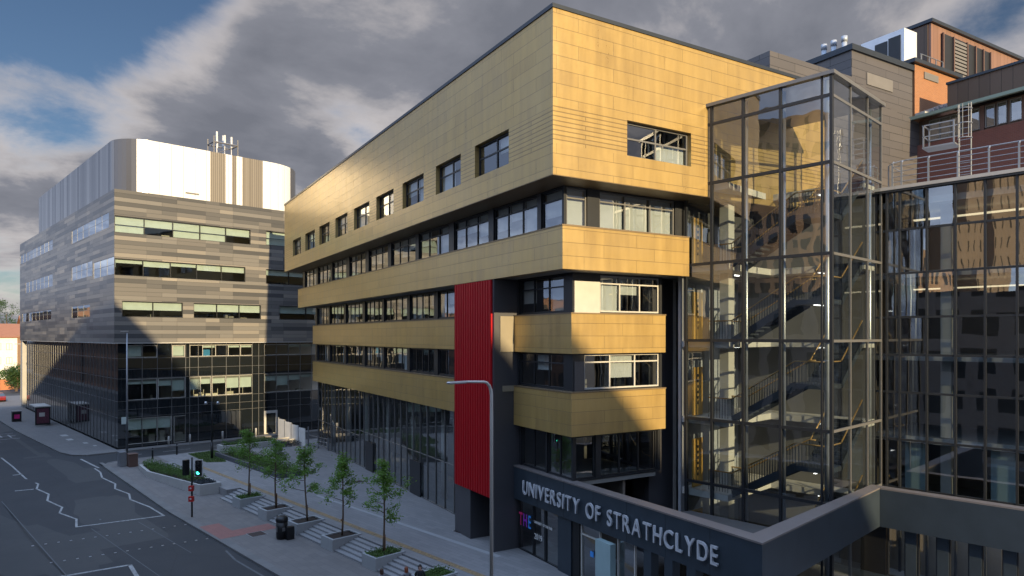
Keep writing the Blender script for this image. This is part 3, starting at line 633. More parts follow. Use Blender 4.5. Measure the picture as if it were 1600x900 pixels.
for a, b in zip(allz[:-1], allz[1:]):
    for c0, c1 in zip(ty[:-1], ty[1:]):
        t, u = rnd.uniform(-.012, .012), rnd.uniform(-.012, .012)
        MB().q([(.0+t, c0, a), (.0-t, c1, a), (-t+u, c1, b), (t+u, c0, b)][::-1]).build('pane', 'tower_glass', tw)
    for c0, c1 in ((.0, 2.1), (2.1, 4.2), (4.2, 6.05)):
        t = rnd.uniform(-.008, .008); MB().q([(c0, t, a), (c1, -t, a), (c1, -t, b), (c0, t, b)]).build('pane', 'tower_glass', tw)
mb = MB(); mb.prism([(-.12, -.12), (6.2, -.12), (6.2, 7.0), (-.12, 7.0)], TZ-.1, TZ+.02); mb.build('roof', 'frame_grey', tw)
mb = MB(); mb.box(-.16, 6.2, -.16, -.125, TZ-.11, TZ+.05); mb.box(-.16, -.125, -.125, 7.0, TZ-.11, TZ+.05); mb.build('roof_edge', 'frame_grey', tw)
mb = MB()
for z in lv[1:]:
    mb.box(.2, 6.0, 5.0, 7.6, z-.32, z); mb.box(4.7, 6.0, .3, 5.0, z-.32, z)
mb.build('floor_slab', ['white_wall'], tw)
mb = MB(); mb.box(.06, 6.0, 7.55, 7.7, 0, 18.3); mb.build('rear_wall', 'cool_wall', tw)
mb = MB(); mb.box(6.02, 6.12, .3, 7.6, 0, 18.3); mb.build('side_wall', 'interior_grey', tw)
for z in lv[1:]:
    for x, y in ((3.0, 6.2), (5.3, 2.5)): bx('ceiling_lamp', 'stair_light', tw, x-.5, x+.5, y-.06, y+.06, z-.37, z-.33)
    bx('ceiling_lamp', 'stair_light', tw, 1.0, 1.9, 1.1, 1.2, z-2.16, z-2.13)
mb = MB(); 
for x, y in ((.9, 6.7), (2.9, 6.3)):
    pass
mb.box(1.9, 2.5, 5.9, 6.4, 0, TZ-.2); mb.build('column', 'column_white', tw)
mb = MB(); mb.tube([(.32, .32, 0), (.32, .32, TZ-.2)], .11, 12); mb.tube([(.32, 4.1, 0), (.32, 4.1, TZ-.2)], .09, 12); mb.tube([(5.6, .4, 0), (5.6, .4, TZ-.2)], .11, 12); mb.tube([(.32, 2.25, 0), (.32, 2.25, TZ-.2)], .08, 12)
mb.build('steel_post', 'steel', tw, True)
for i, z in enumerate(lv[:-1]):
    zz = lv[i+1]
    p = bx('door_panel', 'gold_panel', tw, .35, 1.25, 7.0, 7.08, z+.05, z+2.5)
    d = MB()
    for k in range(6): d.box(.72, .84, 6.985, 6.999, z+.6+.28*k, z+.74+.28*k)
    d.build('porthole', 'black_metal', p)
    zm = (z+zz)/2
    st = MB(); ns = 11
    for k in range(ns):                                                         # first flight rises towards the corner
        y = 5.0-3.1*k/ns; h = z+(zm-z)*(k+1)/ns; st.box(.7, 2.2, y-3.1/ns-.02, y, h-.06, h); st.box(.7, 2.2, y-.02, y, h-(zm-z)/ns, h-.06)
    st.prism([(.62, 0), (.68, 0), (.68, 1), (.62, 1)], 0, .001) if False else None
    for x in (.64, 2.2):
        st.q([(x, 5.05, z-.22), (x, 5.05, z+.16), (x, 1.88, zm+.10), (x, 1.88, zm-.30)]); st.q([(x+.06, 5.05, z-.22), (x+.06, 1.88, zm-.30), (x+.06, 1.88, zm+.10), (x+.06, 5.05, z+.16)]); st.q([(x, 5.05, z-.22), (x, 1.88, zm-.3), (x+.06, 1.88, zm-.3), (x+.06, 5.05, z-.22)])
    st.box(.64, 2.26, .4, 1.9, zm-.22, zm)
    for k in range(ns):                                                         # second flight turns away from the street
        x = 2.26+2.5*k/ns; h = zm+(zz-zm)*(k+1)/ns; st.box(x, x+2.5/ns+.02, .45, 1.85, h-.06, h); st.box(x, x+.02, .45, 1.85, h-(zz-zm)/ns, h-.06)
    for yy in (.40, 1.86):
        st.q([(2.2, yy, zm-.25), (4.8, yy, zz-.25), (4.8, yy, zz+.12), (2.2, yy, zm+.12)]); st.q([(2.2, yy+.05, zm-.25), (2.2, yy+.05, zm+.12), (4.8, yy+.05, zz+.12), (4.8, yy+.05, zz-.25)])
    fl = st.build('stair_flight', 'stair_dark', tw)
    hr_ = MB()
    for x in (.66, 2.22): hr_.tube([(x, 6.3, z+1.0), (x, 5.05, z+1.0), (x, 1.9, zm+1.02), (x, 1.6, zm+1.02)], .035, 8)
    hr_.tube([(.66, 1.6, zm+1.02), (.66, .45, zm+1.02), (2.2, .45, zm+1.02), (4.8, .45, zz+1.0)], .035, 8); hr_.tube([(2.2, 1.85, zm+1.02), (4.8, 1.85, zz+1.0)], .035, 8)
    hr_.build('handrail', 'hand_rail', fl, True)
    bl_ = MB()
    for x in (.66, 2.22):
        for k in range(25):
            t = k/24; y = 5.05-3.15*t; h = z+(zm-z)*t; bl_.box(x-.012, x+.012, y-.012, y+.012, h+.1, h+1.0)
        for k in range(8): y = 6.3-1.2*k/8; bl_.box(x-.012, x+.012, y-.012, y+.012, z, z+1.0)
    for k in range(10): y = .45+1.4*k/10; bl_.box(.65, .674, y-.012, y+.012, zm, zm+1.02)
    for k in range(20):
        t = k/19; x = 2.2+2.6*t; h = zm+(zz-zm)*t
        for yy in (.45, 1.85): bl_.box(x-.012, x+.012, yy-.012, yy+.012, h+.1, h+1.0)
    bl_.build('balustrade', 'stair_dark', fl)

# ------------------------------------------------------------------ curtain walled building at the right
cw = thing('curtain_wall_building', 'glass curtain walled block beside the stair tower with a roof terrace and lit floors', 'building', (36.37, 11.8, 0))
cy_ = [.3, -.2, -.77, -1.93, -3.1, -4.24, -5.41, -6.58, -7.75, -8.9]; cz = [4.05, 6.4, 8.68, 10.49, 12.31, 14.43, 16.54, 18.4]
mb = MB()
for y in cy_[1:]: mb.box(-.09, .06, y-.045, y+.045, 0, 18.4)
mb.build('mullion', 'frame_dark', cw)
mb = MB()
for z in cz[:-1]: mb.box(-.07, .05, -8.9, .3, z-.05, z+.05)
mb.box(-.2, .3, -8.9, .3, 18.4, 18.62); mb.build('transom', 'frame_dark', cw)
zz = [2.9]+cz
for a, b in zip(zz[:-1], zz[1:]):
    for c0, c1 in zip(cy_[1:-1], cy_[2:]):
        t = rnd.uniform(-.01, .01); u = rnd.uniform(-.008, .008)
        MB().q([(-.01+t, c1, a), (-.01-t, c0, a), (-.01-t+u, c0, b), (-.01+t+u, c1, b)]).build('pane', 'curtain_glass', cw)
mb = MB()
for z in (3.3, 6.55, 10.5, 14.5, 18.0): mb.box(.35, 13, -8.9, 5.0, z-.3, z); mb.box(.28, .36, -8.8, -.9, z-.28, z+.02, 1)
mb.build('floor_slab', ['slab', 'frame_light'], cw)
mb = MB(); mb.box(6.0, 6.2, -8.9, 1, 0, 18); mb.box(.4, 6.0, .6, .8, 0, 18); mb.build('inner_wall', 'beige_wall', cw)
for y in (-2.45, -6.2): bx('inner_column', 'column_white', cw, 1.0, 1.45, y-.22, y+.22, 0, 18)
mb = MB()
for z in (17.3, 13.75): mb.box(2.6, 2.9, -8.6, -.6, z, z+.06)
mb.box(1.5, 1.7, -3.9, -2.9, 6.1, 6.16)
mb.build('strip_lamp', 'strip_light', cw)
mb = MB(); mb.box(.5, .53, -1.8, -.85, 4.0, 6.2); mb.box(.5, .53, -5.3, -4.35, 4.0, 6.2); mb.build('blind', 'blind_teal', cw)
mb = MB(); mb.box(-.02, 14.2, -8.9, 4.2, 18.45, 18.5); mb.box(-.24, 14.2, -8.9, .3, 18.5, 18.66) ; mb.build('roof_terrace', 'lead', cw)
mb = MB(); mb.box(-2.4, -2.2, -12, .2, 0, .4); mb.build('base_wall', 'canopy_metal', cw)
wy = [-.95, -2.2, -3.4, -4.6, -5.8, -7.0]
for y in wy:
    window(cw, 'x', -2.3, y-.75, y, .4, 2.68, .0, [], [], .05, 'frame_dark', 'clear_glass', None, 'window', .1)
    bx('wall_pier', 'canopy_metal', cw, -2.35, -2.05, y-1.2, y-.76, .4, 2.7)
bx('wall_pier', 'black_metal', cw, -2.35, -2.0, -.9, .2, .4, 2.7)
mb = MB(); mb.box(.2, .3, -9, .2, 0, 2.9); mb.build('inner_wall', 'beige_wall', cw)
mb = MB(); mb.box(-1.2, -.9, -1.7, -1.0, 2.45, 2.5); mb.box(-1.0, -.7, -5.1, -3.9, 2.5, 2.55); mb.build('strip_lamp', 'office_light', cw)

bx('end_wall', 'dark_wall', cw, -.05, 13, -9.1, -8.95, 0, 18.4)
# terrace railing on that roof
rl = thing('terrace_railing', 'galvanised steel railing along the edge of the glass block roof terrace', 'railing', (36.5, 11.8, 18.66))
mb = MB()
for y in (-.4, -.8, -1.95, -3.15, -4.35, -5.45, -6.6, -7.8):
    mb.box(-.035, .035, y-.035, y+.035, 0, 1.15); mb.bar((-.0, y, 1.15), (.18, y, 1.28), .06)
mb.build('post', 'galv', rl)
mb = MB()
for z in (.25, .5, .75, 1.0): mb.tube([(0, -8.4, z), (0, -.4, z)], .018, 6)
mb.tube([(.18, -8.4, 1.28), (.18, -.8, 1.28), (.05, -.4, 1.2), (.05, -.2, 1.1), (.05, -.2, 0)], .03, 8)
mb.tube([(0, -.4, 1.0), (1.6, -.4, 1.0)], .025, 6); mb.build('rail', 'galv', rl)

# ------------------------------------------------------------------ slate clad plant storey behind the tower
pr = thing('plant_storey', 'dark grey slate clad plant storey rising behind the stair tower', 'plant room', GO, GR)
yp = -.6
mb = MB(); mb.prism([(20.74, yp), (27.4, yp), (27.4, 4), (20.74, 4)], 14, 29.05)
mb.v += []; mb.build('upper_wall', 'slate_cladding', pr)
mb = MB(); i0 = [(14.0, 25.0), (20.7, 27.4), (24.4, 26.0), (27.7, 25.6), (33.7, 25.1)]
poly = [(13.0, 17.0), (34.0, 17.0), (34.0, 24.9), (30, 25.4), (24.4, 26.03), (20.9, 27.3), (13.0, 27.3)]
n = len(poly); b0 = len(mb.v)
mb.v += [(x, yp-.15, z) for x, z in poly] + [(x, yp+2.0, z) for x, z in poly]
mb.f.append(tuple(range(b0, b0+n))); mb.mi.append(0); mb.f.append(tuple(b0+n+k for k in reversed(range(n)))); mb.mi.append(0)
for k in range(n): l = (k+1) % n; mb.f.append((b0+l, b0+k, b0+n+k, b0+n+l)); mb.mi.append(0)
mb.build('lower_wall', 'slate_cladding', pr)
mb = MB(); mb.box(20.62, 27.45, yp-.12, yp+.3, 29.05, 29.4); mb.box(20.62, 21.0, yp+.3, 4.1, 29.05, 29.4); mb.build('parapet', 'cap_dark', pr)
bx('louvre', 'louvre', pr, 22.27, 25.06, yp-.05, yp+.1, 27.2, 27.95)
bx('low_block', 'cap_dark', pr, 19.7, 26.0, 3.9, 9, 25.5, 30.1)
for x, y in ((21.9, 2.1), (21.9, 1.4), (21.9, .65)):
    f = MB(); f.tube([(x, y, 28.5), (x, y, 30.5)], .16, 14); f.tube([(x, y, 30.25), (x, y, 30.6)], .19, 14); fo = f.build('flue', 'flue_steel', None, True)
    fo.location = GO; fo.rotation_euler = (0, 0, GR); tag(fo, {2.1: 'leftmost and shortest of three steel flues on the slate plant storey', 1.4: 'middle steel flue of the three on the slate plant storey', .65: 'rightmost steel flue, nearest the slate parapet corner'}[y], 'flue', 'steel flues on the plant roof')
# white rooftop unit
wu = thing('rooftop_unit', 'white metal air handling unit with dark louvre grilles on the roof', 'rooftop unit', GO, GR)
mb = MB(); mb.box(29.28, 30.85, 1.0, 4.2, 29.5, 33.0); mb.build('casing', 'plant_white', wu)
mb = MB(); mb.box(29.22, 29.28, 1.25, 2.1, 30.7, 32.6); mb.box(29.22, 29.28, 2.2, 3.1, 30.7, 32.5); mb.build('grille', 'frame_dark', wu)
mb = MB()
for z in (31.0, 31.5): mb.tube([(30.6, .6, z-.2), (33.5, .6, z-.2)], .03, 6)
for x in (30.7, 31.7, 32.6, 33.5): mb.box(x-.03, x+.03, .57, .63, 29.8, 31.3)
mb.build('guard_rail', 'galv', wu)
# brick building at the far right: orange gable block, brown eaves storey, red brick wall
bb = thing('brick_building', 'older red brick building at the right edge with an orange brick block and pale eaves', 'building', GO, GR)
mb = MB(); mb.box(27.73, 36, -9.5, -.75, 18.4, 24.1); mb.build('wall', 'red_brick', bb)
bx('window_band_wall', 'seamed_brown', bb, 27.95, 36, -9.5, -.75, 24.1, 25.7)
mb = MB(); mb.prism([(26.9, -9.6), (28.3, -9.6), (28.3, -.5), (26.9, -.5)], [25.66, 26.0, 26.0, 25.66], [25.86, 26.25, 26.25, 25.86]); mb.build('eaves', 'verdigris', bb)
mb = MB(); mb.prism([(28.2, -9.6), (36, -9.6), (36, -2.4), (28.2, -2.4)], 26.2, 27.7); mb.build('parapet', 'seamed_brown', bb)
mb = MB(); mb.box(28.1, 36, -9.7, -2.35, 27.7, 27.85); mb.build('parapet_cap', 'cap_dark', bb)
for a, b in ((-4.45, -3.85), (-5.3, -4.75), (-5.95, -5.4), (-6.75, -6.1), (-7.6, -6.95), (-3.4, -1.4)):
    window(bb, 'x', 27.9, a, b, 24.25, 25.6, -.02, [] if b-a < 1 else split(a, b, 3), [], .05, 'frame_grey', 'window_glass')
for y in (-3.7, -4.6, -6.85): bx('window_pier', 'rust_brown', bb, 27.85, 27.95, y-.12, y+.12, 24.1, 25.66)
window(bb, 'x', 27.7, -4.4, -2.7, 19.0, 20.3, -.02, [-3.5], [], .07, 'frame_dark', 'window_glass')
MB().box(27.5, 33.0, yp-.1, 5, 24.5, 29.55).build('orange_block', 'orange_brick', bb)
mb = MB(); mb.box(27.1, 33.1, yp-.35, 5, 29.55, 29.8); mb.build('block_coping', 'cap_dark', bb)
bx('louvre', 'louvre', bb, 28.58, 30.32, yp-.16, yp-.08, 28.75, 29.2)
mb = MB()
for k in range(6): mb.box(27.5+k*.55, 27.95+k*.55, yp-.75, yp-.12, 25.95+.2*k, 26.2+.2*k)
mb.build('lead_flashing', 'lead', bb)
ph = thing('penthouse', 'brown copper clad rooftop penthouse with tall louvred openings', 'rooftop unit', GO, GR)
mb = MB(); mb.box(34.6, 50, 2.0, 9, 29.5, 35.0); mb.build('wall', 'copper_seam', ph)
bx('roof_cap', 'cap_dark', ph, 34.4, 50.2, 1.8, 9.2, 35.0, 35.25)
bx('side_cladding', 'seamed_brown', ph, 34.5, 34.59, 2.2, 8, 29.6, 34.9)
mb = MB(); mb.box(36.0, 43.2, 1.9, 1.99, 30.3, 34.5); mb.build('opening', 'frame_dark', ph)
mb = MB()
for k in range(14): mb.box(37.6, 39.4, 1.82, 1.9, 30.5+.28*k, 30.68+.28*k)
mb.build('louvre', 'louvre', ph)
mb = MB()
for x in (36.0, 37.5, 39.5, 40.8, 42.0, 43.15): mb.box(x-.07, x+.07, 1.78, 1.9, 30.3, 34.5)
mb.build('opening_frame', 'rust_brown', ph)
# caged roof ladder
ld = thing('roof_ladder', 'galvanised ladder with safety cage and platform on the red brick wall', 'ladder', (38.4, 8.8, 18.6))
mb = MB()
for y in (-.25, .25): mb.tube([(0, y, 0), (0, y, 4.0)], .03, 6)
for k in range(13): mb.tube([(0, -.25, .3+.28*k), (0, .25, .3+.28*k)], .015, 6)
mb.build('ladder_rail', 'galv', ld)
mb = MB(); mb.box(-.5, .5, .3, 1.7, 2.05, 2.12)
for y in (.35, 1.65): mb.box(-.5, -.44, y-.03, y+.03, 2.1, 3.2); mb.box(.44, .5, y-.03, y+.03, 2.1, 3.2)
for z in (2.6, 3.15):
    mb.box(-.49, -.45, .3, 1.7, z, z+.05); mb.box(.45, .49, .3, 1.7, z, z+.05); mb.box(-.5, .5, 1.63, 1.67, z, z+.05)
mb.build('platform', 'galv', ld)
mb = MB()
for z in (2.3, 3.0, 3.7): 
    pts = [(.35*math.sin(t)-.0, -.25-.35+.35*math.cos(t) if False else -.55*0+.0, 0) for t in (0,)]
    ring = [(-.42*math.sin(math.pi*k/8), -.30*math.cos(math.pi*k/8), z) for k in range(9)]; mb.tube(ring, .022, 6)
for k in (2, 4, 6): mb.tube([(-.42*math.sin(math.pi*k/8), -.30*math.cos(math.pi*k/8), 2.3), (-.42*math.sin(math.pi*k/8), -.30*math.cos(math.pi*k/8), 3.9)], .015, 6)
mb.build('safety_cage', 'galv', ld)

# ------------------------------------------------------------------ striped building on the left
lb = thing('striped_building', 'large office block with striped grey cladding, dark glass base and white curved rooftop drum', 'building', (18.05, 76.87, 0))
LZ0, LZ1, LX, LY = 10.75, 26.15, 26.0, 57.5
rows = {1: (21.8, 23.5), 2: (17.5, 19.2), 3: (13.35, 14.95)}
rw = [(.02, 13.8, 21.8, 23.5), (15.6, 24, 21.95, 23.6), (.02, 13.2, 17.5, 19.2), (15.6, 24, 17.45, 19.15), (.7, 6.5, 13.35, 14.95), (7.6, 15.0, 13.35, 14.95), (17.2, 24, 13.35, 14.95)]
lw = [(2.1, 19.4, 22.5, 24.1), (31, 57.3, 22.9, 24.3), (.05, 8.6, 17.6, 19.4), (9.2, 19.4, 18.0, 19.7), (31, 52, 18.0, 19.7), (10.3, 19.4, 13.5, 14.95), (32, 55, 13.6, 14.95)]
mb = MB()
face_wall(mb, 'y', 0, 0, LX, LZ0, LZ1, rw, .16); face_wall(mb, 'x', 0, 0, LY, LZ0, LZ1, lw, .04)
mb.q([(LX, 0, LZ0), (LX, LY, LZ0), (LX, LY, LZ1), (LX, 0, LZ1)]); mb.q([(0, LY, LZ0), (0, LY, LZ1), (LX, LY, LZ1), (LX, LY, LZ0)])
mb.build('wall', 'plank_cladding', lb)
bx('roof', 'roof_felt', lb, .05, LX-.05, .05, LY-.05, LZ1-.2, LZ1-.05)
bx('soffit', 'pale_stone', lb, .02, LX-.02, .02, LY-.02, LZ0-.12, LZ0+.1)
mb = MB()
for z in (7.2, 14.6 if False else 16.3, 20.6, 24.9): mb.box(.6, LX-.4, .6, LY-.4, z-.5, z)
for z in (3.6, 7.4): mb.box(.7, LX-.4, .7, LY-.4, z-.3, z)
mb.box(.6, LX-.4, .6, LY-.4, 12.1, 12.5)
mb.build('floor_slab', 'slab', lb)
mb = MB(); mb.box(6, LX-.5, 6, 6.2, 0, 25.5); mb.box(6, 6.2, 6.2, LY-1, 0, 25.5); mb.build('inner_wall', 'white_wall', lb)
for (a, b, z0, z1) in rw:
    k = max(2, round((b-a)/2.75)); low = z0 < 15
    lst = []
    for i in range(k): lst.append((i, (.45 if low else rnd.choice((.02, .45, .5) if z0 > 21 else (.6, .62, .75))), .98))
    window(lb, 'y', 0, a, b, z0, z1, .08, split(a, b, k), [z0+.8] if z0 > 21 else [], .06, 'frame_dark', 'left_glass', ('blind_green', lst))
for (a, b, z0, z1) in lw:
    k = max(2, round((b-a)/2.9)); window(lb, 'x', 0, a, b, z0, z1, .012, split(a, b, k), [z0+(z1-z0)*.55], .05, 'frame_grey', 'mirror_glass', ('blind_teal', [(i, .4, .98) for i in range(k)]), 'window', .03)
# dark glass base
mb = MB(); xs0, ys0 = .42, .42
bands = [(9.15, 10.45), (4.8, 7.0), (.3, 2.95)]
h2 = [(1.2, 4.1), (5.55, 6.85), (7.3, 14.2), (15.55, 23)]
h1 = [(1.2, 4.1), (4.15, 6.9), (7.3, 9.6), (9.65, 14.2), (15.55, 23)]
h0 = [(1.25, 5.5)]
hl = [(a, b, 9.15, 10.45) for a, b in h2] + [(a, b, 4.8, 7.0) for a, b in h1] + [(a, b, .3, 2.95) for a, b in h0] + [(5.7, 6.95, .02, 2.9)]
face_wall(mb, 'y', ys0, xs0, LX-.4, -.1, LZ0-.12, hl, .1)
mb.build('spandrel_glass', 'dark_glass', lb)
mb = MB(); face_wall(mb, 'x', xs0, ys0, LY-3.2, -.1, LZ0-.12, [], .1); mb.build('spandrel_glass', 'dark_glass', lb)
mb = MB()
for x in [1.2, 2.65, 4.1, 5.5, 6.9, 7.3, 8.2, 9.65, 11.2, 12.7, 14.15, 14.9, 15.55, 17.0, 18.5, 20, 21.5, 23]: mb.box(x-.022, x+.022, ys0-.03, ys0, 0, LZ0-.13)
for z in (3.1, 3.9, 4.75, 7.05, 8.0, 9.1): mb.box(xs0, LX-.4, ys0-.024, ys0-.004, z-.015, z+.015)
mb.build('mullion', 'frame_grey', lb)
mb = MB(); k = 0
y = 1.5
while y < LY-3.2: mb.box(xs0-.035, xs0, y-.02, y+.02, 0, LZ0-.13); y += 1.5
for z in (3.1, 4.75, 7.05, 9.1): mb.box(xs0-.026, xs0-.004, ys0, LY-3.2, z-.02, z+.02)
mb.build('mullion', 'frame_grey', lb)
for (a, b, z0, z1) in hl:
    k = max(1, round((b-a)/1.42)); lst = []
    for i in range(k):
        if z0 > 9: lst.append((i, .75 if a > 6 else .1, .98)) if rnd.random() < .4 else None
        elif z0 > 4: lst.append((i, rnd.choice((.75, .62, .35)), .98))
        elif b-a > 2: lst.append((i, .55, .98))
    window(lb, 'y', ys0, a+.02, b-.02, z0+.02, z1-.02, .02, split(a, b, k), [], .05, 'frame_light', 'left_glass', ('blind_green', lst), 'window' if b-a > 1.3 or z0 > 1 else 'door')
bx('corner_column', 'pale_stone', lb, .1, 1.3, LY-1.5, LY-.2, -.1, LZ0-.12)
mb = MB(); mb.box(.5, .9, 10, LY-3, LZ0-.6, LZ0-.15); mb.build('soffit_fascia', 'white_metal', lb)
mb = MB()
for i in range(150):
    x = rnd.uniform(1, 22); f = rnd.choice((0, 1, 3.62, 7.42, 12.52, 16.32, 20.62)); y = rnd.uniform(1.2, 3.5); w = rnd.uniform(.2, .8); hgt = rnd.uniform(.5, 1.6)
    mb.box(x, x+w, y, y+rnd.uniform(.2, .6), f, f+hgt, rnd.choice((0, 0, 0, 1)))
o = mb.build('office_furniture', ['furniture', 'interior_grey'], lb); o['kind'] = 'stuff'
bx('red_screen', 'furn_red', lb, 5.65, 6.75, .9, .95, 9.5, 10.4); bx('blue_screen', 'furn_blue', lb, 8.9, 9.6, .9, .95, 9.2, 9.9)
# bright lit doorway at the end of the lane side
MB().box(15.5, 17.1, .3, .38, 0, 2.7).build('rear_door', 'frame_light', lb); bx('rear_door_glass', 'dark_glass', lb, 15.75, 16.85, .27, .3, .1, 2.4)
# rooftop drum with rounded corners
path = []
def arc(cx, cyy, r, a0, a1, k):
    return [(cx+r*math.cos(a0+(a1-a0)*i/k), cyy+r*math.sin(a0+(a1-a0)*i/k)) for i in range(k+1)]
dx0, dx1, dy0, dy1, rr = .5, 20.9, .5, 47.2, 5.0
r2 = 3.2
front = arc(dx0+r2, dy0+r2, r2, math.pi, 1.5*math.pi, 10) + [(x, dy0) for x in (9.5, 11.17, 11.88, 12.39, 13.04, 15.42)] + arc(dx1-rr+.4, dy0+rr, rr, 1.5*math.pi, 2*math.pi, 10)
back = [(dx1+.4, dy1-3)] + arc(dx1-3+.4, dy1-3, 3, 0, .5*math.pi, 5) + arc(dx0+3, dy1-3, 3, .5*math.pi, math.pi, 5)
side = [(dx0, dy1-3-i*(dy1-3-dy0-r2)/30) for i in range(1, 30)]
loop = front + back + side
mats = []
for i in range(len(loop)):
    x, y = loop[i]; x2, y2 = loop[(i+1) % len(loop)]; mx_, my_ = (x+x2)/2, (y+y2)/2
    if my_ < dy0+.05: mm = 1 if (9.5 < mx_ < 11.17 or 11.88 < mx_ < 12.39 or 13.04 < mx_ < 15.42) else 0
    elif mx_ < dx0+r2 and my_ < dy0+r2: mm = 2 if mx_ < dx0+r2*.55 else 0
    elif mx_ > 15: mm = 0 if my_ < dy0+1.2 else 2
    else: mm = 2
    mats.append(mm)
mb = MB(); z0, z1 = 26.0, 31.75
for i in range(len(loop)):
    j = (i+1) % len(loop); mb.q([(*loop[i], z0), (*loop[j], z0), (*loop[j], z1), (*loop[i], z1)], mats[i])
mb.q([(*p, z1-.02) for p in loop], 2)
mb.build('rooftop_drum', ['drum_white', 'drum_grey', 'drum_silver'], lb)
bx('nameplate', 'frame_grey', lb, 6.9, 8.3, .44, .49, 26.75, 26.9)
am = thing('roof_antenna_frame', 'steel antenna frame with white aerials standing on the white rooftop drum', 'antenna', (18.05+13.1, 76.87+6.5, 31.7))
mb = MB()
for x in (-1.4, 1.4):
    for y in (-1.0, 1.0): mb.tube([(x, y, 0), (x, y, 3.3)], .07, 6)
for z in (1.1, 2.6):
    for x in (-1.4, 1.4): mb.bar((x, -1, z), (x, 1, z), .14)
    for y in (-1, 1): mb.bar((-1.4, y, z), (1.4, y, z), .14)
mb.bar((-1.4, -1, 1.1), (1.4, -1, 2.6), .05); mb.build('frame', 'louvre', am)
mb = MB()
for x, y, h in ((-1.0, -.8, 3.9), (-.5, .5, 3.4), (0, -.6, 3.7), (.3, .7, 4.0), (.75, -.7, 3.6)): mb.tube([(x, y, .3), (x, y, h)], .05, 6); mb.box(x-.09, x+.09, y-.08, y+.08, h-1.3, h)
mb.build('aerial', 'white_metal', am)

# ------------------------------------------------------------------ buildings on the camera's own side of the street (seen in the glass, and casting the long shadows)
ob = MB(); ob.prism([(-1.0, -3.0), (-15, -3.0), (-12, -125), (5.0, -120)], -1, 39.5)
tag(ob.build('office_slab', 'grey_stone'), 'tall grey stone office slab on the near side of the street, outside the picture on the right', 'building')
lo = MB(); lo.box(-15, -1.2, 6, 58, -1, 15.5); tag(lo.build('terrace_block', 'grey_stone'), 'low grey stone terrace opposite the gold building, seen only in its glass', 'building')
for y0, y1, h in ((62, 98, 15), (101, 140, 17.5), (143, 190, 14), (194, 260, 18)):
    t_ = MB(); t_.box(-15, -1.2, y0, y1, -1, h); t_.prism([(-15, y0), (-1.2, y0), (-1.2, y1), (-15, y1)], h+.01, [h+.3]*4)
    tag(t_.build('tenement', 'tenement_brick'), {62: 'brick tenement across the street opposite the near corner of the striped building', 101: 'brick tenement opposite the middle of the striped building, taller than its neighbours', 143: 'low brick tenement beyond the middle one across the street', 194: 'farthest and tallest brick tenement across the street'}[y0], 'building', 'tenements across the street')
cyl = MB(); pts = [(-48+15*math.cos(2*math.pi*k/40), 50+15*math.sin(2*math.pi*k/40)) for k in range(40)]; cyl.prism(pts, -1, 43)
cyl.box(-80, -50, 38, 62, -1, 27)
tag(cyl.build('sandstone_block', 'sandstone'), 'curved sandstone block across the street, mirrored in the stair tower glass', 'building')
cyl = MB(); cyl.prism([(-52+6*a, 26+6*b) for a, b in ((1, 0), (0, 1), (-1, 0), (0, -1))], -1, 44)
tag(cyl.build('stone_tower', 'tower_stone'), 'pale square stone tower across the street, mirrored in the right hand curtain wall', 'tower')

# ------------------------------------------------------------------ foliage helpers
def leaf_quad(mb, p, s, rng, mi=0):
    a = Vector((rng.gauss(0, 1), rng.gauss(0, 1), rng.gauss(0, .6))).normalized(); b = a.cross(Vector((rng.gauss(0, 1), rng.gauss(0, 1), rng.gauss(0, 1)))).normalized()
    p = Vector(p); n = a.cross(b)*s*.18
    mb.q([p-a*s, p+b*s*.42+n, p+a*s, p-b*s*.42+n], mi)
def make_tree_meshes(seed, H, rad):
    rng = random.Random(seed); w = MB(); lf = MB()
    top = Vector((rng.uniform(-.15, .15), rng.uniform(-.15, .15), H)); pts = []
    for k in range(9):
        t = k/8; pts.append(Vector((top.x*t+.05*math.sin(5*t+seed), top.y*t+.05*math.cos(4*t+seed), H*t)))
    w.tube(pts, [.055*(1-.8*k/8)+.008 for k in range(9)], 7)
    def at(t): i = min(int(t*8), 7); f = t*8-i; return pts[i].lerp(pts[i+1], f)
    for b in range(15):
        t = .36+.58*(b/14)**.9+rng.uniform(-.02, .02); o = at(min(t, .97)); an = b*2.4+rng.uniform(-.5, .5)
        u = (t-.36)/.6; L = rad*(1.05-.75*u)*(.55+.6*math.sin(math.pi*min(1, u*1.1+.22)))*rng.uniform(.6, 1.25)
        d = Vector((math.cos(an), math.sin(an), rng.uniform(.15, .75))).normalized(); bp = [o]
        for k in range(1, 5): bp.append(o+d*L*k/4+Vector((rng.uniform(-.05, .05), rng.uniform(-.05, .05), .05*k*k/4*rng.uniform(-.6, 1))))
        w.tube(bp, [.02, .016, .012, .008, .004], 5)
        for k in range(2, 5):
            nc = rng.randint(1, 2)
            for c in range(nc):
                cc = bp[k]+Vector((rng.gauss(0, .13), rng.gauss(0, .13), rng.gauss(0, .1)))
                w.tube([bp[k], cc], [.006, .003], 4)
                for q in range(rng.randint(24, 40)): leaf_quad(lf, cc+Vector((rng.gauss(0, .13), rng.gauss(0, .13), rng.gauss(0, .1))), rng.uniform(.05, .095), rng)
    for q in range(40): leaf_quad(lf, at(rng.uniform(.8, 1.0))+Vector((rng.gauss(0, .12), rng.gauss(0, .12), rng.gauss(0, .1))), rng.uniform(.05, .09), rng)
    st = MB(); st.tube([(.07, .04, 0), (.07, .04, .95)], .035, 7); st.tube([(.0, .0, .85), (.0, .0, .92)], .07, 8)
    return w, lf, st
def hedge(mb, poly_fn, n, s, seed):
    rng = random.Random(seed)
    for i in range(n): leaf_quad(mb, poly_fn(rng), rng.uniform(s*.7, s*1.3), rng)

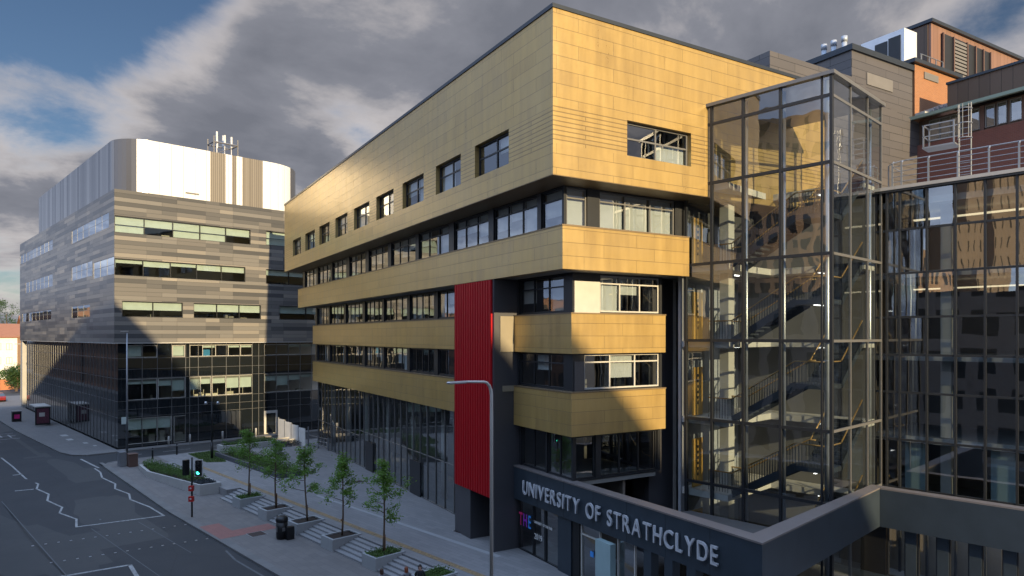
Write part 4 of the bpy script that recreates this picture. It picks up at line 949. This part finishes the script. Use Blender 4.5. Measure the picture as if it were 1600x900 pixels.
tree_specs = [(47.2, 4.75, 1.3, 'first young tree, in the green planter nearest the traffic light', True), (42.9, 4.5, 1.2, 'second young tree from the traffic light, thin crown over bare soil', False),
              (38.6, 4.6, 1.2, 'sparse young tree growing behind the black litter bin', False), (34.3, 4.75, 1.35, 'dense young tree between the bin tree and the nearest tree', False), (29.9, 4.85, 1.3, 'nearest young tree, in the planter with bright green ground cover', True)]
pl_labels = ['concrete planter with clipped green cover, nearest the traffic light', 'concrete planter of bare soil, second from the traffic light', 'concrete planter of bare soil beside the black litter bin', 'concrete planter of bare soil between the bin and the green nearest planter', 'concrete planter with bright green ground cover, nearest whole one', 'planter with a tuft of green at the bottom edge of the picture']
def planter(y, label, green):
    p = thing('planter', label, 'planter', (19.75, y+.67, 0), 0, 'concrete planters along the steps')
    mb = MB(); x0, x1, w = -.95, .9, .67; t = .14
    mb.box(x0, x1, -w, -w+t, -.62, .07); mb.box(x0, x1, w-t, w, -.62, .07); mb.box(x0, x0+t, -w+t, w-t, -.62, .07); mb.box(x1-t, x1, -w+t, w-t, -.62, .07)
    mb.build('trough', 'concrete', p); bx('soil', 'soil', p, x0+t, x1-t, -w+t, w-t, -.55, .0)
    if green:
        mb = MB(); hedge(mb, lambda r: (r.uniform(x0+.1, x1-.1), r.uniform(-w+.1, w-.1), abs(r.gauss(.02, .1))), 900, .06, int(y*10)); mb.build('ground_cover', 'hedge_leaf', p)
for i, (y, H, rad, lab, gr_) in enumerate(tree_specs):
    planter(y, pl_labels[i], gr_)
    w, lf, st = make_tree_meshes(11+i*5, H, rad)
    t = thing('young_tree', lab, 'tree', (19.75, y+.67, 0), 0, 'young trees in planters')
    w.build('trunk', 'bark', t, True); lf.build('crown', 'leaf', t); st.build('stake', 'stake_wood', t)
planter(25.5, pl_labels[5], True)
# long raised bed with a hedge
hp = thing('hedge_planter', 'long pale stone raised bed holding a low green hedge at the head of the steps', 'planter')
outer = [(16.75, 61.2), (18.05, 52.8), (19.5, 52.7), (19.35, 58), (18.0, 65.2), (17.1, 64.6)][::1]
outer = [(18.05, 52.8), (19.6, 52.7), (19.4, 58), (18.1, 65.2), (17.1, 64.8), (16.75, 61.2)]
def inset(poly, k):
    cx = sum(p[0] for p in poly)/len(poly); cyy = sum(p[1] for p in poly)/len(poly); r = []
    for x, y in poly:
        d = Vector((cx-x, cyy-y)); d2 = Vector((math.copysign(min(abs(d.x), k), d.x), math.copysign(min(abs(d.y), k), d.y))); r.append((x+d2.x, y+d2.y))
    return r
inn = inset(outer, .2); mb = MB(); n = len(outer)
for k in range(n):
    l = (k+1) % n; mb.prism([outer[k], outer[l], inn[l], inn[k]], -.65, .3)
mb.build('bed_wall', 'pale_stone', hp)
MB().prism(inn, -.6, .2).build('soil', 'soil', hp)
def inpoly(x, y, poly):
    c = False; j = len(poly)-1
    for i in range(len(poly)):
        if (poly[i][1] > y) != (poly[j][1] > y) and x < (poly[j][0]-poly[i][0])*(y-poly[i][1])/(poly[j][1]-poly[i][1])+poly[i][0]: c = not c
        j = i
    return c
def bedpt(poly, x0, x1, y0, y1, zf):
    def f(r):
        while True:
            x, y = r.uniform(x0, x1), r.uniform(y0, y1)
            if inpoly(x, y, poly): return (x, y, zf(r, x, y))
    return f
lump = lambda x, y: .10*math.sin(x*5.1+y*2.3)+.08*math.sin(y*4.7)
mb = MB(); hedge(mb, bedpt(inn, 16.9, 19.5, 54.6, 65, lambda r, x, y: .22+r.random()**.6*(.42+lump(x, y))), 5200, .06, 3); mb.build('hedge', 'hedge_leaf', hp)
mb = MB(); hedge(mb, bedpt(inn, 17.5, 19.6, 52.8, 54.7, lambda r, x, y: .2+r.random()*.2), 900, .06, 5); mb.build('low_planting', 'slate_leaf', hp)
# bed with shrubs further back on the plaza
sb = thing('shrub_bed', 'dark edged planting bed of green shrubs across the plaza behind the trees', 'planting bed')
MB().box(24.0, 24.25, 52.3, 66.2, -.05, .38).box(24.25, 26.2, 52.3, 52.5, -.05, .38).build('bed_wall', 'dark_stone', sb); bx('soil', 'soil', sb, 24.25, 26.2, 52.5, 66.2, -.05, .2)
mb = MB(); hedge(mb, lambda r: (lambda x, y: (x, y, .2+r.random()**.7*(.55+lump(x, y)*1.5)))(r.uniform(24.3, 26.2), r.uniform(52.6, 66)), 4200, .075, 8); mb.build('shrubs', 'hedge_leaf', sb)
sb2 = thing('shrub_bed', 'pale walled planting bed along the lane at the far side of the plaza', 'planting bed')
MB().box(25.5, 33, 68.2, 68.45, -.05, .55).box(25.5, 25.7, 68.45, 69.8, -.05, .55).box(25.7, 33, 69.6, 69.8, -.05, .55).build('bed_wall', 'pale_stone', sb2); bx('soil', 'soil', sb2, 25.7, 33, 68.45, 69.6, -.05, .4)
mb = MB(); hedge(mb, lambda r: (lambda x: (x, r.uniform(68.5, 69.6), .4+r.random()*(.45+.15*math.sin(3*x))))(r.uniform(25.8, 31)), 2000, .075, 9); mb.build('shrubs', 'hedge_leaf', sb2)
mb = MB(); hedge(mb, lambda r: (r.uniform(30.5, 33), r.uniform(66.6, 68.2), r.random()*.5), 900, .08, 10); tag(mb.build('low_shrub', 'slate_leaf'), 'dark bluish low shrub below the white hoarding panels', 'shrub')
mb = MB(); mb.prism([(22.3, 63.6), (23.7, 62.6), (25.2, 68.2), (25.3, 69.6), (22.6, 69.3)], -.02, .02); structure(mb.build('lawn', 'grass'))
mb = MB(); rg = random.Random(4); poly = [(22.3, 63.6), (23.7, 62.6), (25.2, 68.2), (25.3, 69.6), (22.6, 69.3)]
pf_ = bedpt(poly, 22.2, 25.4, 62.5, 69.7, lambda r, x, y: .03)
for i in range(2500):
    x, y, z = pf_(rg); a = rg.uniform(0, 6.28); dx, dy = .02*math.cos(a), .02*math.sin(a); mb.q([(x-dx, y-dy, .02), (x+dx, y+dy, .02), (x+dy*2, y-dx*2, .09)])
structure(mb.build('grass', 'grass'), 'stuff')

# ------------------------------------------------------------------ street furniture
# grey street lamp in the foreground
sl = thing('street_lamp', 'tall grey street lamp with curved arm and dark base, before the red panel', 'street lamp', (15.98, 17.9, -.6))
MB().tube([(0, 0, 0), (0, 0, 2.0)], .105, 14).tube([(0, 0, 1.95), (0, 0, 2.05)], .13, 14).build('base', 'black_metal', sl, True)
mb = MB(); pts = [(0, 0, 2.0), (0, 0, 9.9)]+[(-.35+.35*math.cos(a), 0, 9.9+.5*math.sin(a)) for a in (.4, .8, 1.2, 1.57)]+[(-1.2, 0, 10.44)]
mb.tube(pts, [.07, .058, .058, .055, .05, .045, .04], 12); mb.build('column', 'lamp_paint', sl, True)
MB().box(-1.95, -1.15, -.09, .09, 10.39, 10.48).build('lamp_head', 'steel', sl, bevel=.04)
MB().box(-.2, -.05, -.1, .1, 2.1, 2.3).build('control_box', 'white_metal', sl)
# slender mast by the striped building
ms = thing('street_lamp', 'slender grey lamp mast at the corner of the striped building', 'street lamp', (18.55, 74.3, -.1))
MB().tube([(0, 0, 0), (0, 0, 12)], [.11, .06], 10).build('column', 'galv', ms, True)
MB().box(-.55, .1, -.1, .1, 11.9, 12.02).build('lamp_head', 'steel', ms); MB().box(-.5, .1, -.05, -.03, 2.9, 3.6).build('sign_plate', 'blind_green', ms)
# black double headed lamp
bl = thing('street_lamp', 'black lamp post with two small heads beside the lawn', 'street lamp', (23.4, 65.3, 0))
MB().tube([(0, 0, 0), (0, 0, 1.5)], .12, 12).tube([(0, 0, 1.5), (0, 0, 5.3)], [.07, .05], 12).build('column', 'black_metal', bl, True)
MB().tube([(-.4, .35, 5.2), (.4, -.35, 5.2)], .03, 8).build('crossbar', 'black_metal', bl)
for s in (-1, 1): MB().tube([(.42*s, -.36*s, 5.05), (.42*s, -.36*s, 5.3)], [.16, .1], 12).build('lamp_head', 'steel', bl, True)
# traffic signal
ts = thing('traffic_light', 'pedestrian crossing traffic light showing green, with red push button boxes', 'traffic light', (15.7, 47.4, -.6), R(0))
MB().tube([(0, 0, 0), (0, 0, 3.95)], .06, 10).build('post', 'black_metal', ts, True)
mb = MB(); hv = R(-35)
def rot(x, y, a): return (x*math.cos(a)-y*math.sin(a), x*math.sin(a)+y*math.cos(a))
sh = thing  # noqa
def signal(cx, cyy, cz, face, lit):
    hd = bpy.data.objects.new('signal_head', MB().box(-.19, .19, -.12, .12, -.5, .5).build('tmp', 'black_metal').data)
    for o in list(COL.objects):
        if o.name.startswith('tmp'): bpy.data.objects.remove(o)
    COL.objects.link(hd); hd.parent = ts; hd.location = (cx, cyy, cz); hd.rotation_euler = (0, 0, face)
    if lit:
        mb = MB(); mb.box(-.28, .28, -.03, .0, -.58, -.52); mb.box(-.28, .28, -.03, .0, .52, .58); mb.box(-.28, -.22, -.03, .0, -.52, .52); mb.box(.22, .28, -.03, .0, -.52, .52); mb.build('backing_board', 'white_metal', hd)
        for k, (z, mt) in enumerate(((.31, 'dark_glass'), (0, 'dark_glass'), (-.31, 'lamp_green'))):
            MB().tube([(0, -.118, z), (0, -.135, z)], .105, 16).build('lens', mt, hd)
            v = MB(); ring = [(.125*math.cos(a), 0, z+.125*math.sin(a)) for a in [math.pi*q/8 for q in range(9)]]
            for p, q in zip(ring[:-1], ring[1:]): v.q([(p[0], -.12, p[2]), (q[0], -.12, q[2]), (q[0], -.27, q[2]), (p[0], -.27, p[2])])
            v.build('hood', 'black_metal', hd)
signal(.34, -.30, 3.25, R(-45), True); signal(-.32, .18, 3.3, R(-150), False)
for z, d in ((1.75, .0), (1.05, .0)):
    o = MB().box(-.15, .15, -.22, .02, z, z+.34).build('button_box', 'signal_red', ts); o.rotation_euler = (0, 0, R(-40))
    MB().tube([(0, -.218, z+.2), (0, -.235, z+.2)], .06, 12).build('symbol_disc', 'white_metal', o)
# litter bin
lbn = thing('litter_bin', 'black cylindrical litter bin on the pavement beside the planters', 'litter bin', (17.9, 38.7, -.6))
MB().tube([(0, 0, 0), (0, 0, .08), (0, 0, .09), (0, 0, 1.05)], [.30, .30, .33, .33], 20).build('body', 'black_metal', lbn, True)
MB().tube([(0, 0, 1.05), (0, 0, 1.1), (0, 0, 1.25), (0, 0, 1.33)], [.36, .36, .33, .2], 20).build('lid', 'black_metal', lbn, True)
mb = MB(); mb.box(-.335, -.32, -.1, .1, .45, .75); mb.box(-.12, .12, -.335, -.32, .5, .7); mb.build('badge', 'frame_grey', lbn)
MB().box(.05, .5, -.62, -.3, 0, .75).build('side_box', 'black_metal', lbn, bevel=.02)
# utility cabinets
def cabinet(x, y, w, d, h, mat, label):
    c = thing('utility_cabinet', label, 'cabinet', (x, y, 0)); MB().box(-w/2, w/2, -d/2, d/2, -.1, h).build('housing', mat, c, bevel=.015); MB().box(-w/2-.03, w/2+.03, -d/2-.03, d/2+.03, h, h+.06).build('top', mat, c)
    MB().box(-w*.42, w*.42, -d/2-.012, -d/2, .08, h-.1).build('door', mat, c)
cabinet(16.3, 66.9, .5, .9, 1.2, 'galv', 'pale grey utility cabinet at the kerb corner below the lamp mast'); cabinet(16.95, 66.2, .7, .8, 1.05, 'rust_brown', 'brown utility cabinet in front of the pale grey one')
# bollards
b0 = None
for x, y, lab in ((19.3, 68.8, 'left of the two black bollards at the plaza edge'), (21.7, 69.7, 'right of the two black bollards at the plaza edge'), (17.0, 65.9, 'short black bollard at the end of the hedge bed by the cabinets')):
    if b0 is None:
        b0 = b = thing('bollard', lab, 'bollard', (x, y, 0), 0, 'black bollards'); MB().tube([(0, 0, 0), (0, 0, 1.0), (0, 0, 1.05)], [.075, .075, .03], 12).build('post', 'black_metal', b, True); MB().tube([(0, 0, .82), (0, 0, .9)], .082, 12).build('band', 'frame_grey', b, True)
    else: b = copy_tree(b0); b.location = (x, y, 0); b['label'] = lab
b1 = None
for x, y, lab in ((22.8, 75.8, 'pale bollard left of the dark glass door'), (24.9, 75.8, 'pale bollard right of the dark glass door'), (28.3, 75.8, 'pale bollard midway along the dark glass base'), (32.0, 75.8, 'pale bollard nearest the lit doorway and hoarding')):
    if b1 is None:
        b1 = b = thing('bollard', lab, 'bollard', (x, y, 0), 0, 'pale bollards along the striped building'); MB().tube([(0, 0, 0), (0, 0, .95), (0, 0, 1.0)], [.1, .1, .06], 12).build('post', 'pale_stone', b, True); MB().tube([(0, 0, 0), (0, 0, .05)], .15, 12).build('foot', 'galv', b, True)
    else: b = copy_tree(b1); b.location = (x, y, 0); b['label'] = lab
# hoarding across the lane
hd0 = None
for k in range(4):
    y = 72.2-1.6*k; lab = ['white hoarding panel beside the lit doorway', 'second white hoarding panel from the lit doorway', 'third white hoarding panel from the lit doorway', 'white hoarding panel at the near end, by the gold building'][k]
    if hd0 is None:
        hd0 = h = thing('hoarding_panel', lab, 'hoarding', (33.0, y, 0), 0, 'white hoarding panels across the lane'); MB().box(-.03, .03, -1.5, -.02, .0, 2.3).build('board', 'render_white', h); MB().box(-.06, .06, -.06, .02, 0, 2.45).build('post', 'galv', h)
    else: h = copy_tree(hd0); h.location = (33.0, y, 0); h['label'] = lab; h.scale = (1, 1, 1-.07*k)
gt = thing('metal_gate', 'low galvanised barrier between the hoarding and the gold building', 'gate', (33.3, 65.8, 0))
mb = MB()
for z in (.35, .75, 1.15): mb.bar((0, 0, z), (0, -4.2, z), .05)
mb.build('rail', 'galv', gt); mb = MB()
for y in (0, -2.1, -4.2): mb.box(-.05, .05, y-.05, y+.05, 0, 2.0 if y == 0 else 1.3)
mb.build('post', 'galv', gt)
# bus shelter and info kiosk
bs = thing('bus_shelter', 'glass bus shelter with a dark framed advertising panel on the far pavement', 'bus shelter', (15.6, 103.7, 0))
mb = MB(); mb.box(-.1, 1.5, -.09, .09, .15, 2.35); mb.build('advert_case', 'black_metal', bs); MB().box(.05, 1.35, -.11, -.092, .35, 2.2).build('poster', 'poster_dark', bs)
mb = MB(); mb.box(.3, .9, -.118, -.112, 1.2, 1.7); mb.build('poster_image', 'frame_light', bs)
MB().box(-.15, 1.55, -.1, 4.3, 2.4, 2.52).build('roof', 'frame_light', bs); MB().q([(1.45, .1, .2), (1.45, 4.2, .2), (1.45, 4.2, 2.35), (1.45, .1, 2.35)]).build('pane', 'clear_glass', bs)
mb = MB()
for y in (1.5, 2.9, 4.2): bx('post', 'black_metal', bs, 1.4, 1.5, y-.04, y+.04, 0, 2.4)
MB().box(1.0, 1.35, .6, 3.8, .45, .52).build('bench', 'galv', bs)
ik = thing('kerbside_bin', 'small dark kerbside bin with a magenta panel beyond the bus shelter', 'bin', (14.6, 111.5, 0)); MB().box(-.5, .5, -.4, .4, 0, 1.3).build('housing', 'black_metal', ik, bevel=.03); MB().box(-.3, .3, -.42, -.401, .4, .95).build('panel', 'magenta', ik); MB().box(-.55, .55, -.45, .45, 1.3, 1.42).build('lid', 'galv', ik)
# manhole covers
for x, y, a, m, lab in ((25.3, 30.9, .45, 'iron', 'rusty square manhole cover in the plaza by the red panel'), (28.0, 47.0, .4, 'iron', 'dark square manhole cover beyond the middle trees'), (17.2, 40.6, .5, 'iron', 'grey inspection cover on the pavement by the tactile paving')):
    c = thing('manhole_cover', lab, 'manhole cover', (x, y, .0 if x > 20 else -.6)); MB().box(-a, a, -a, a, -.02, .006).build('rim', 'galv', c); MB().box(-a+.06, a-.06, -a+.06, a-.06, .0, .010).build('lid', m, c)

# ------------------------------------------------------------------ people at the bottom edge
def skin_body(verts, edges, radii, mat_fn, name, parent, root=0):
    me = bpy.data.meshes.new(name); me.from_pydata(verts, edges, []); o = bpy.data.objects.new(name, me); COL.objects.link(o)
    sk = o.modifiers.new('skin', 'SKIN'); 
    for i, r in enumerate(radii): me.skin_vertices[0].data[i].radius = r; me.skin_vertices[0].data[i].use_root = (i == root)
    sk.use_smooth_shade = True; su = o.modifiers.new('sub', 'SUBSURF'); su.levels = 2; su.render_levels = 2
    dg = bpy.context.evaluated_depsgraph_get(); dg.update(); m2 = bpy.data.meshes.new_from_object(o.evaluated_get(dg)); bpy.data.objects.remove(o)
    m2.materials.clear(); mats = []
    for n_ in mat_fn[0]: m2.materials.append(M[n_])
    for p in m2.polygons: p.material_index = mat_fn[1](p.center); p.use_smooth = True
    r = bpy.data.objects.new(name, m2); COL.objects.link(r); r.parent = parent; return r
def person(x, y, rz, H, hair, top, label, long_hair):
    t = thing('person', label, 'person', (x, y, -.6), rz, 'people on the pavement'); s = H/1.7
    V = [(0, 0, .95), (0, .01, 1.12), (0, .0, 1.30), (0, -.01, 1.42), (0, -.01, 1.50), (0, -.02, 1.58), (0, -.025, 1.66),
         (.17, 0, 1.38), (.21, .02, 1.12), (.20, -.08, .88), (.20, -.12, .78), (-.17, 0, 1.38), (-.21, .02, 1.12), (-.20, -.06, .88), (-.20, -.10, .78),
         (.09, 0, .88), (.10, -.02, .5), (.10, .02, .1), (.10, -.12, .04), (-.09, 0, .88), (-.10, .06, .5), (-.10, .12, .1), (-.10, 0, .04)]
    V = [(a*s, b*s, c_*s) for a, b, c_ in V]
    E_ = [(0, 1), (1, 2), (2, 3), (3, 4), (4, 5), (5, 6), (3, 7), (7, 8), (8, 9), (9, 10), (3, 11), (11, 12), (12, 13), (13, 14), (0, 15), (15, 16), (16, 17), (17, 18), (0, 19), (19, 20), (20, 21), (21, 22)]
    Rr = [(.15, .11), (.13, .10), (.15, .11), (.11, .08), (.052, .055), (.072, .09), (.068, .085), (.06, .06), (.047, .047), (.036, .036), (.036, .025), (.06, .06), (.047, .047), (.036, .036), (.036, .025),
          (.09, .09), (.06, .06), (.042, .042), (.04, .035), (.09, .09), (.06, .06), (.042, .042), (.04, .035)]
    Rr = [(a*s, b*s) for a, b in Rr]
    def mf(c):
        z = c.z/s
        if z < .1: return 2
        if z > 1.475: return 0
        if abs(c.x)/s > .14 and z < .87: return 0
        return 1 if z > .90 else 2
    bd = skin_body(V, E_, Rr, (['skin', top, 'cloth_blue'], mf), 'body', t)
    h = MB(); N1, N2 = 14, 9; cz = 1.625*s
    for i in range(N2):
        for j in range(N1):
            def sp(i, j):
                th = math.pi*(i/N2)*(.62 if True else 1); ph_ = 2*math.pi*j/N1; front = max(0, -math.sin(ph_)); cut = 1-.45*front
                th *= cut; low = 1 if not long_hair or front > .3 else 1+.9*max(0, i/N2-.6)
                return (.088*s*math.sin(th)*math.cos(ph_)*(1+.1*(low-1)), (-.01+.108*math.sin(th)*math.sin(ph_))*s, cz+.108*s*math.cos(th)*1.0-(.22*s*max(0, i/N2-.55) if long_hair and front < .25 else 0))
            h.q([sp(i, j), sp(i, j+1), sp(i+1, j+1), sp(i+1, j)][::-1])
    h.build('hair', hair, t, True)
    f = MB()
    for sx in (-.03, .03): f.tube([(sx*s, -.105*s, 1.615*s), (sx*s, -.112*s, 1.615*s)], .009*s, 8, 0)
    f.build('eyes', 'hair_dark', t)
    MB().tube([(0, -.105*s, 1.62*s), (0, -.135*s, 1.585*s), (0, -.108*s, 1.578*s)], [.008*s, .014*s, .01*s], 8).build('nose', 'skin', t, True)
person(16.6, 25.9, R(175), 1.66, 'hair_brown', 'cloth_grey', 'person with brown hair, leftmost of the three at the bottom edge', True)
person(17.5, 25.3, R(170), 1.68, 'hair_red', 'cloth_grey', 'person with reddish hair at the bottom edge, between the other two', True)
person(18.1, 25.1, R(-40), 1.70, 'hair_dark', 'cloth_black', 'person in a black jacket, rightmost of the three at the bottom edge', True)

# ------------------------------------------------------------------ far end of the street
hs = thing('white_house', 'white rendered house with brick gable at the far left edge', 'house', (22.0, 205, 0))
MB().box(0, 9, 0, 14, 0, 11).build('wall', 'render_white', hs); MB().box(5.0, 9.05, -.15, -.0, 0, 11.5).build('gable_wall', 'brown_brick', hs)
mb = MB(); mb.prism([(-.4, -.4), (9.4, -.4), (9.4, 14.4), (-.4, 14.4)], 11, 11.2); mb.build('eaves', 'roof_tile', hs)
mb = MB(); mb.q([(-.4, -.4, 11.2), (9.4, -.4, 11.2), (9.4, 7, 14.5), (-.4, 7, 14.5)]); mb.q([(-.4, 7, 14.5), (9.4, 7, 14.5), (9.4, 14.4, 11.2), (-.4, 14.4, 11.2)]); mb.build('roof', 'roof_tile', hs)
for z in (1.2, 4.6, 8.0):
    for x in (.6, 2.8): window(hs, 'y', 0, x, x+1.2, z, z+1.6, -.03, [x+.6], [], .08, 'frame_grey', 'window_glass')
    window(hs, 'x', 0, 2, 3.4, z, z+1.6, -.03, [2.7], [], .08, 'frame_grey', 'window_glass')
h2_ = thing('brick_house', 'orange roofed brick house behind the white house', 'house', (31, 222, 0))
MB().box(0, 14, 0, 14, 0, 12).build('wall', 'brown_brick', h2_); mb = MB(); mb.q([(-.5, -.5, 12), (14.5, -.5, 12), (14.5, 7, 17), (-.5, 7, 17)]); mb.q([(-.5, 7, 17), (14.5, 7, 17), (14.5, 14.5, 12), (-.5, 14.5, 12)]); mb.build('roof', 'roof_tile', h2_)
mb = MB(); mb.box(20.5, 27, 178, 178.3, 0, 2.2); tag(mb.build('orange_fence', 'orange_fence'), 'orange boarded fence below the hedge at the far left', 'fence')
mb = MB(); hedge(mb, lambda r: (r.uniform(20, 30), r.uniform(186, 188), r.uniform(0, 3.6)), 1800, .3, 21); tag(mb.build('hedge', 'hedge_leaf'), 'long green hedge in front of the white house', 'hedge')
def far_tree(x, y, H, rad, seed, label):
    rng = random.Random(seed); t = thing('tree', label, 'tree', (x, y, 0), 0, 'trees at the far end of the street'); mb = MB(); mb.tube([(0, 0, 0), (.2, 0, H*.5), (.1, .2, H*.85)], [.3, .2, .06], 8)
    for k in range(6):
        a = k*1.05; mb.tube([(.15, 0, H*(.3+.08*k)), (rad*.7*math.cos(a), rad*.7*math.sin(a), H*(.45+.08*k))], [.1, .03], 6)
    mb.build('trunk', 'bark', t); lf = MB()
    for c in range(34):
        an, rr_, hh = rng.uniform(0, 6.28), rng.random()**.5, rng.uniform(.28, 1); wv = rad*math.sin(math.pi*min(.95, (hh-.15)))**.7; p = Vector((math.cos(an)*rr_*wv, math.sin(an)*rr_*wv, H*hh))
        for q in range(70): leaf_quad(lf, p+Vector((rng.gauss(0, .5), rng.gauss(0, .5), rng.gauss(0, .45))), rng.uniform(.14, .28), rng)
    lf.build('crown', 'far_leaf', t)
far_tree(29, 240, 21, 4, 31, 'tallest tree behind the far white house'); far_tree(36, 243, 19, 4.5, 32, 'rounder tree right of the tallest one'); far_tree(24, 236, 17, 4, 33, 'lower tree left of the tallest one'); far_tree(22.5, 172, 5, 2, 34, 'small bushy tree by the orange fence')
pf0 = MB(); pf0.tube([(20.3, 150, 0), (20.3, 150, 10)], [.1, .06], 8); pf0.box(19.4, 20.35, 149.9, 150.1, 9.9, 10.05); tag(pf0.build('street_lamp', 'galv'), 'thin grey street lamp far down the street by the white house', 'street lamp')
car = thing('parked_car', 'red car parked far down the street at the left edge', 'car', (16.8, 148, -.0), R(90))
mb = MB(); secs = [(-2.1, .35, .75, .78), (-1.9, .25, .95, .85), (-.9, .22, 1.0, .86), (.9, .22, .98, .86), (1.9, .25, .85, .84), (2.1, .35, .7, .78)]
ring = lambda x, z0, z1, w: [(x, -w, z0), (x, w, z0), (x, w, z1), (x, -w, z1)]
for a, b in zip(secs[:-1], secs[1:]):
    p, q = ring(*a), ring(*b)
    for k in range(4): l = (k+1) % 4; mb.q([p[k], p[l], q[l], q[k]])
mb.q(ring(*secs[0])); mb.q(ring(*secs[-1])); mb.build('body', 'car_red', car, bevel=.05)
mb = MB(); p = [(-1.6, -.76, .95), (1.0, -.76, .95), (1.0, .76, .95), (-1.6, .76, .95)]; q = [(-1.1, -.6, 1.45), (.35, -.6, 1.45), (.35, .6, 1.45), (-1.1, .6, 1.45)]
for k in range(4): l = (k+1) % 4; mb.q([p[k], p[l], q[l], q[k]])
mb.build('windows', 'dark_glass', car); MB().box(-1.1, .35, -.6, .6, 1.44, 1.49).build('roof', 'car_red', car, bevel=.03)
for x in (-1.3, 1.3):
    for y in (-.8, .8): MB().tube([(x, y-.1, .32), (x, y+.1, .32)], .32, 16).build('wheel', 'rubber', car)
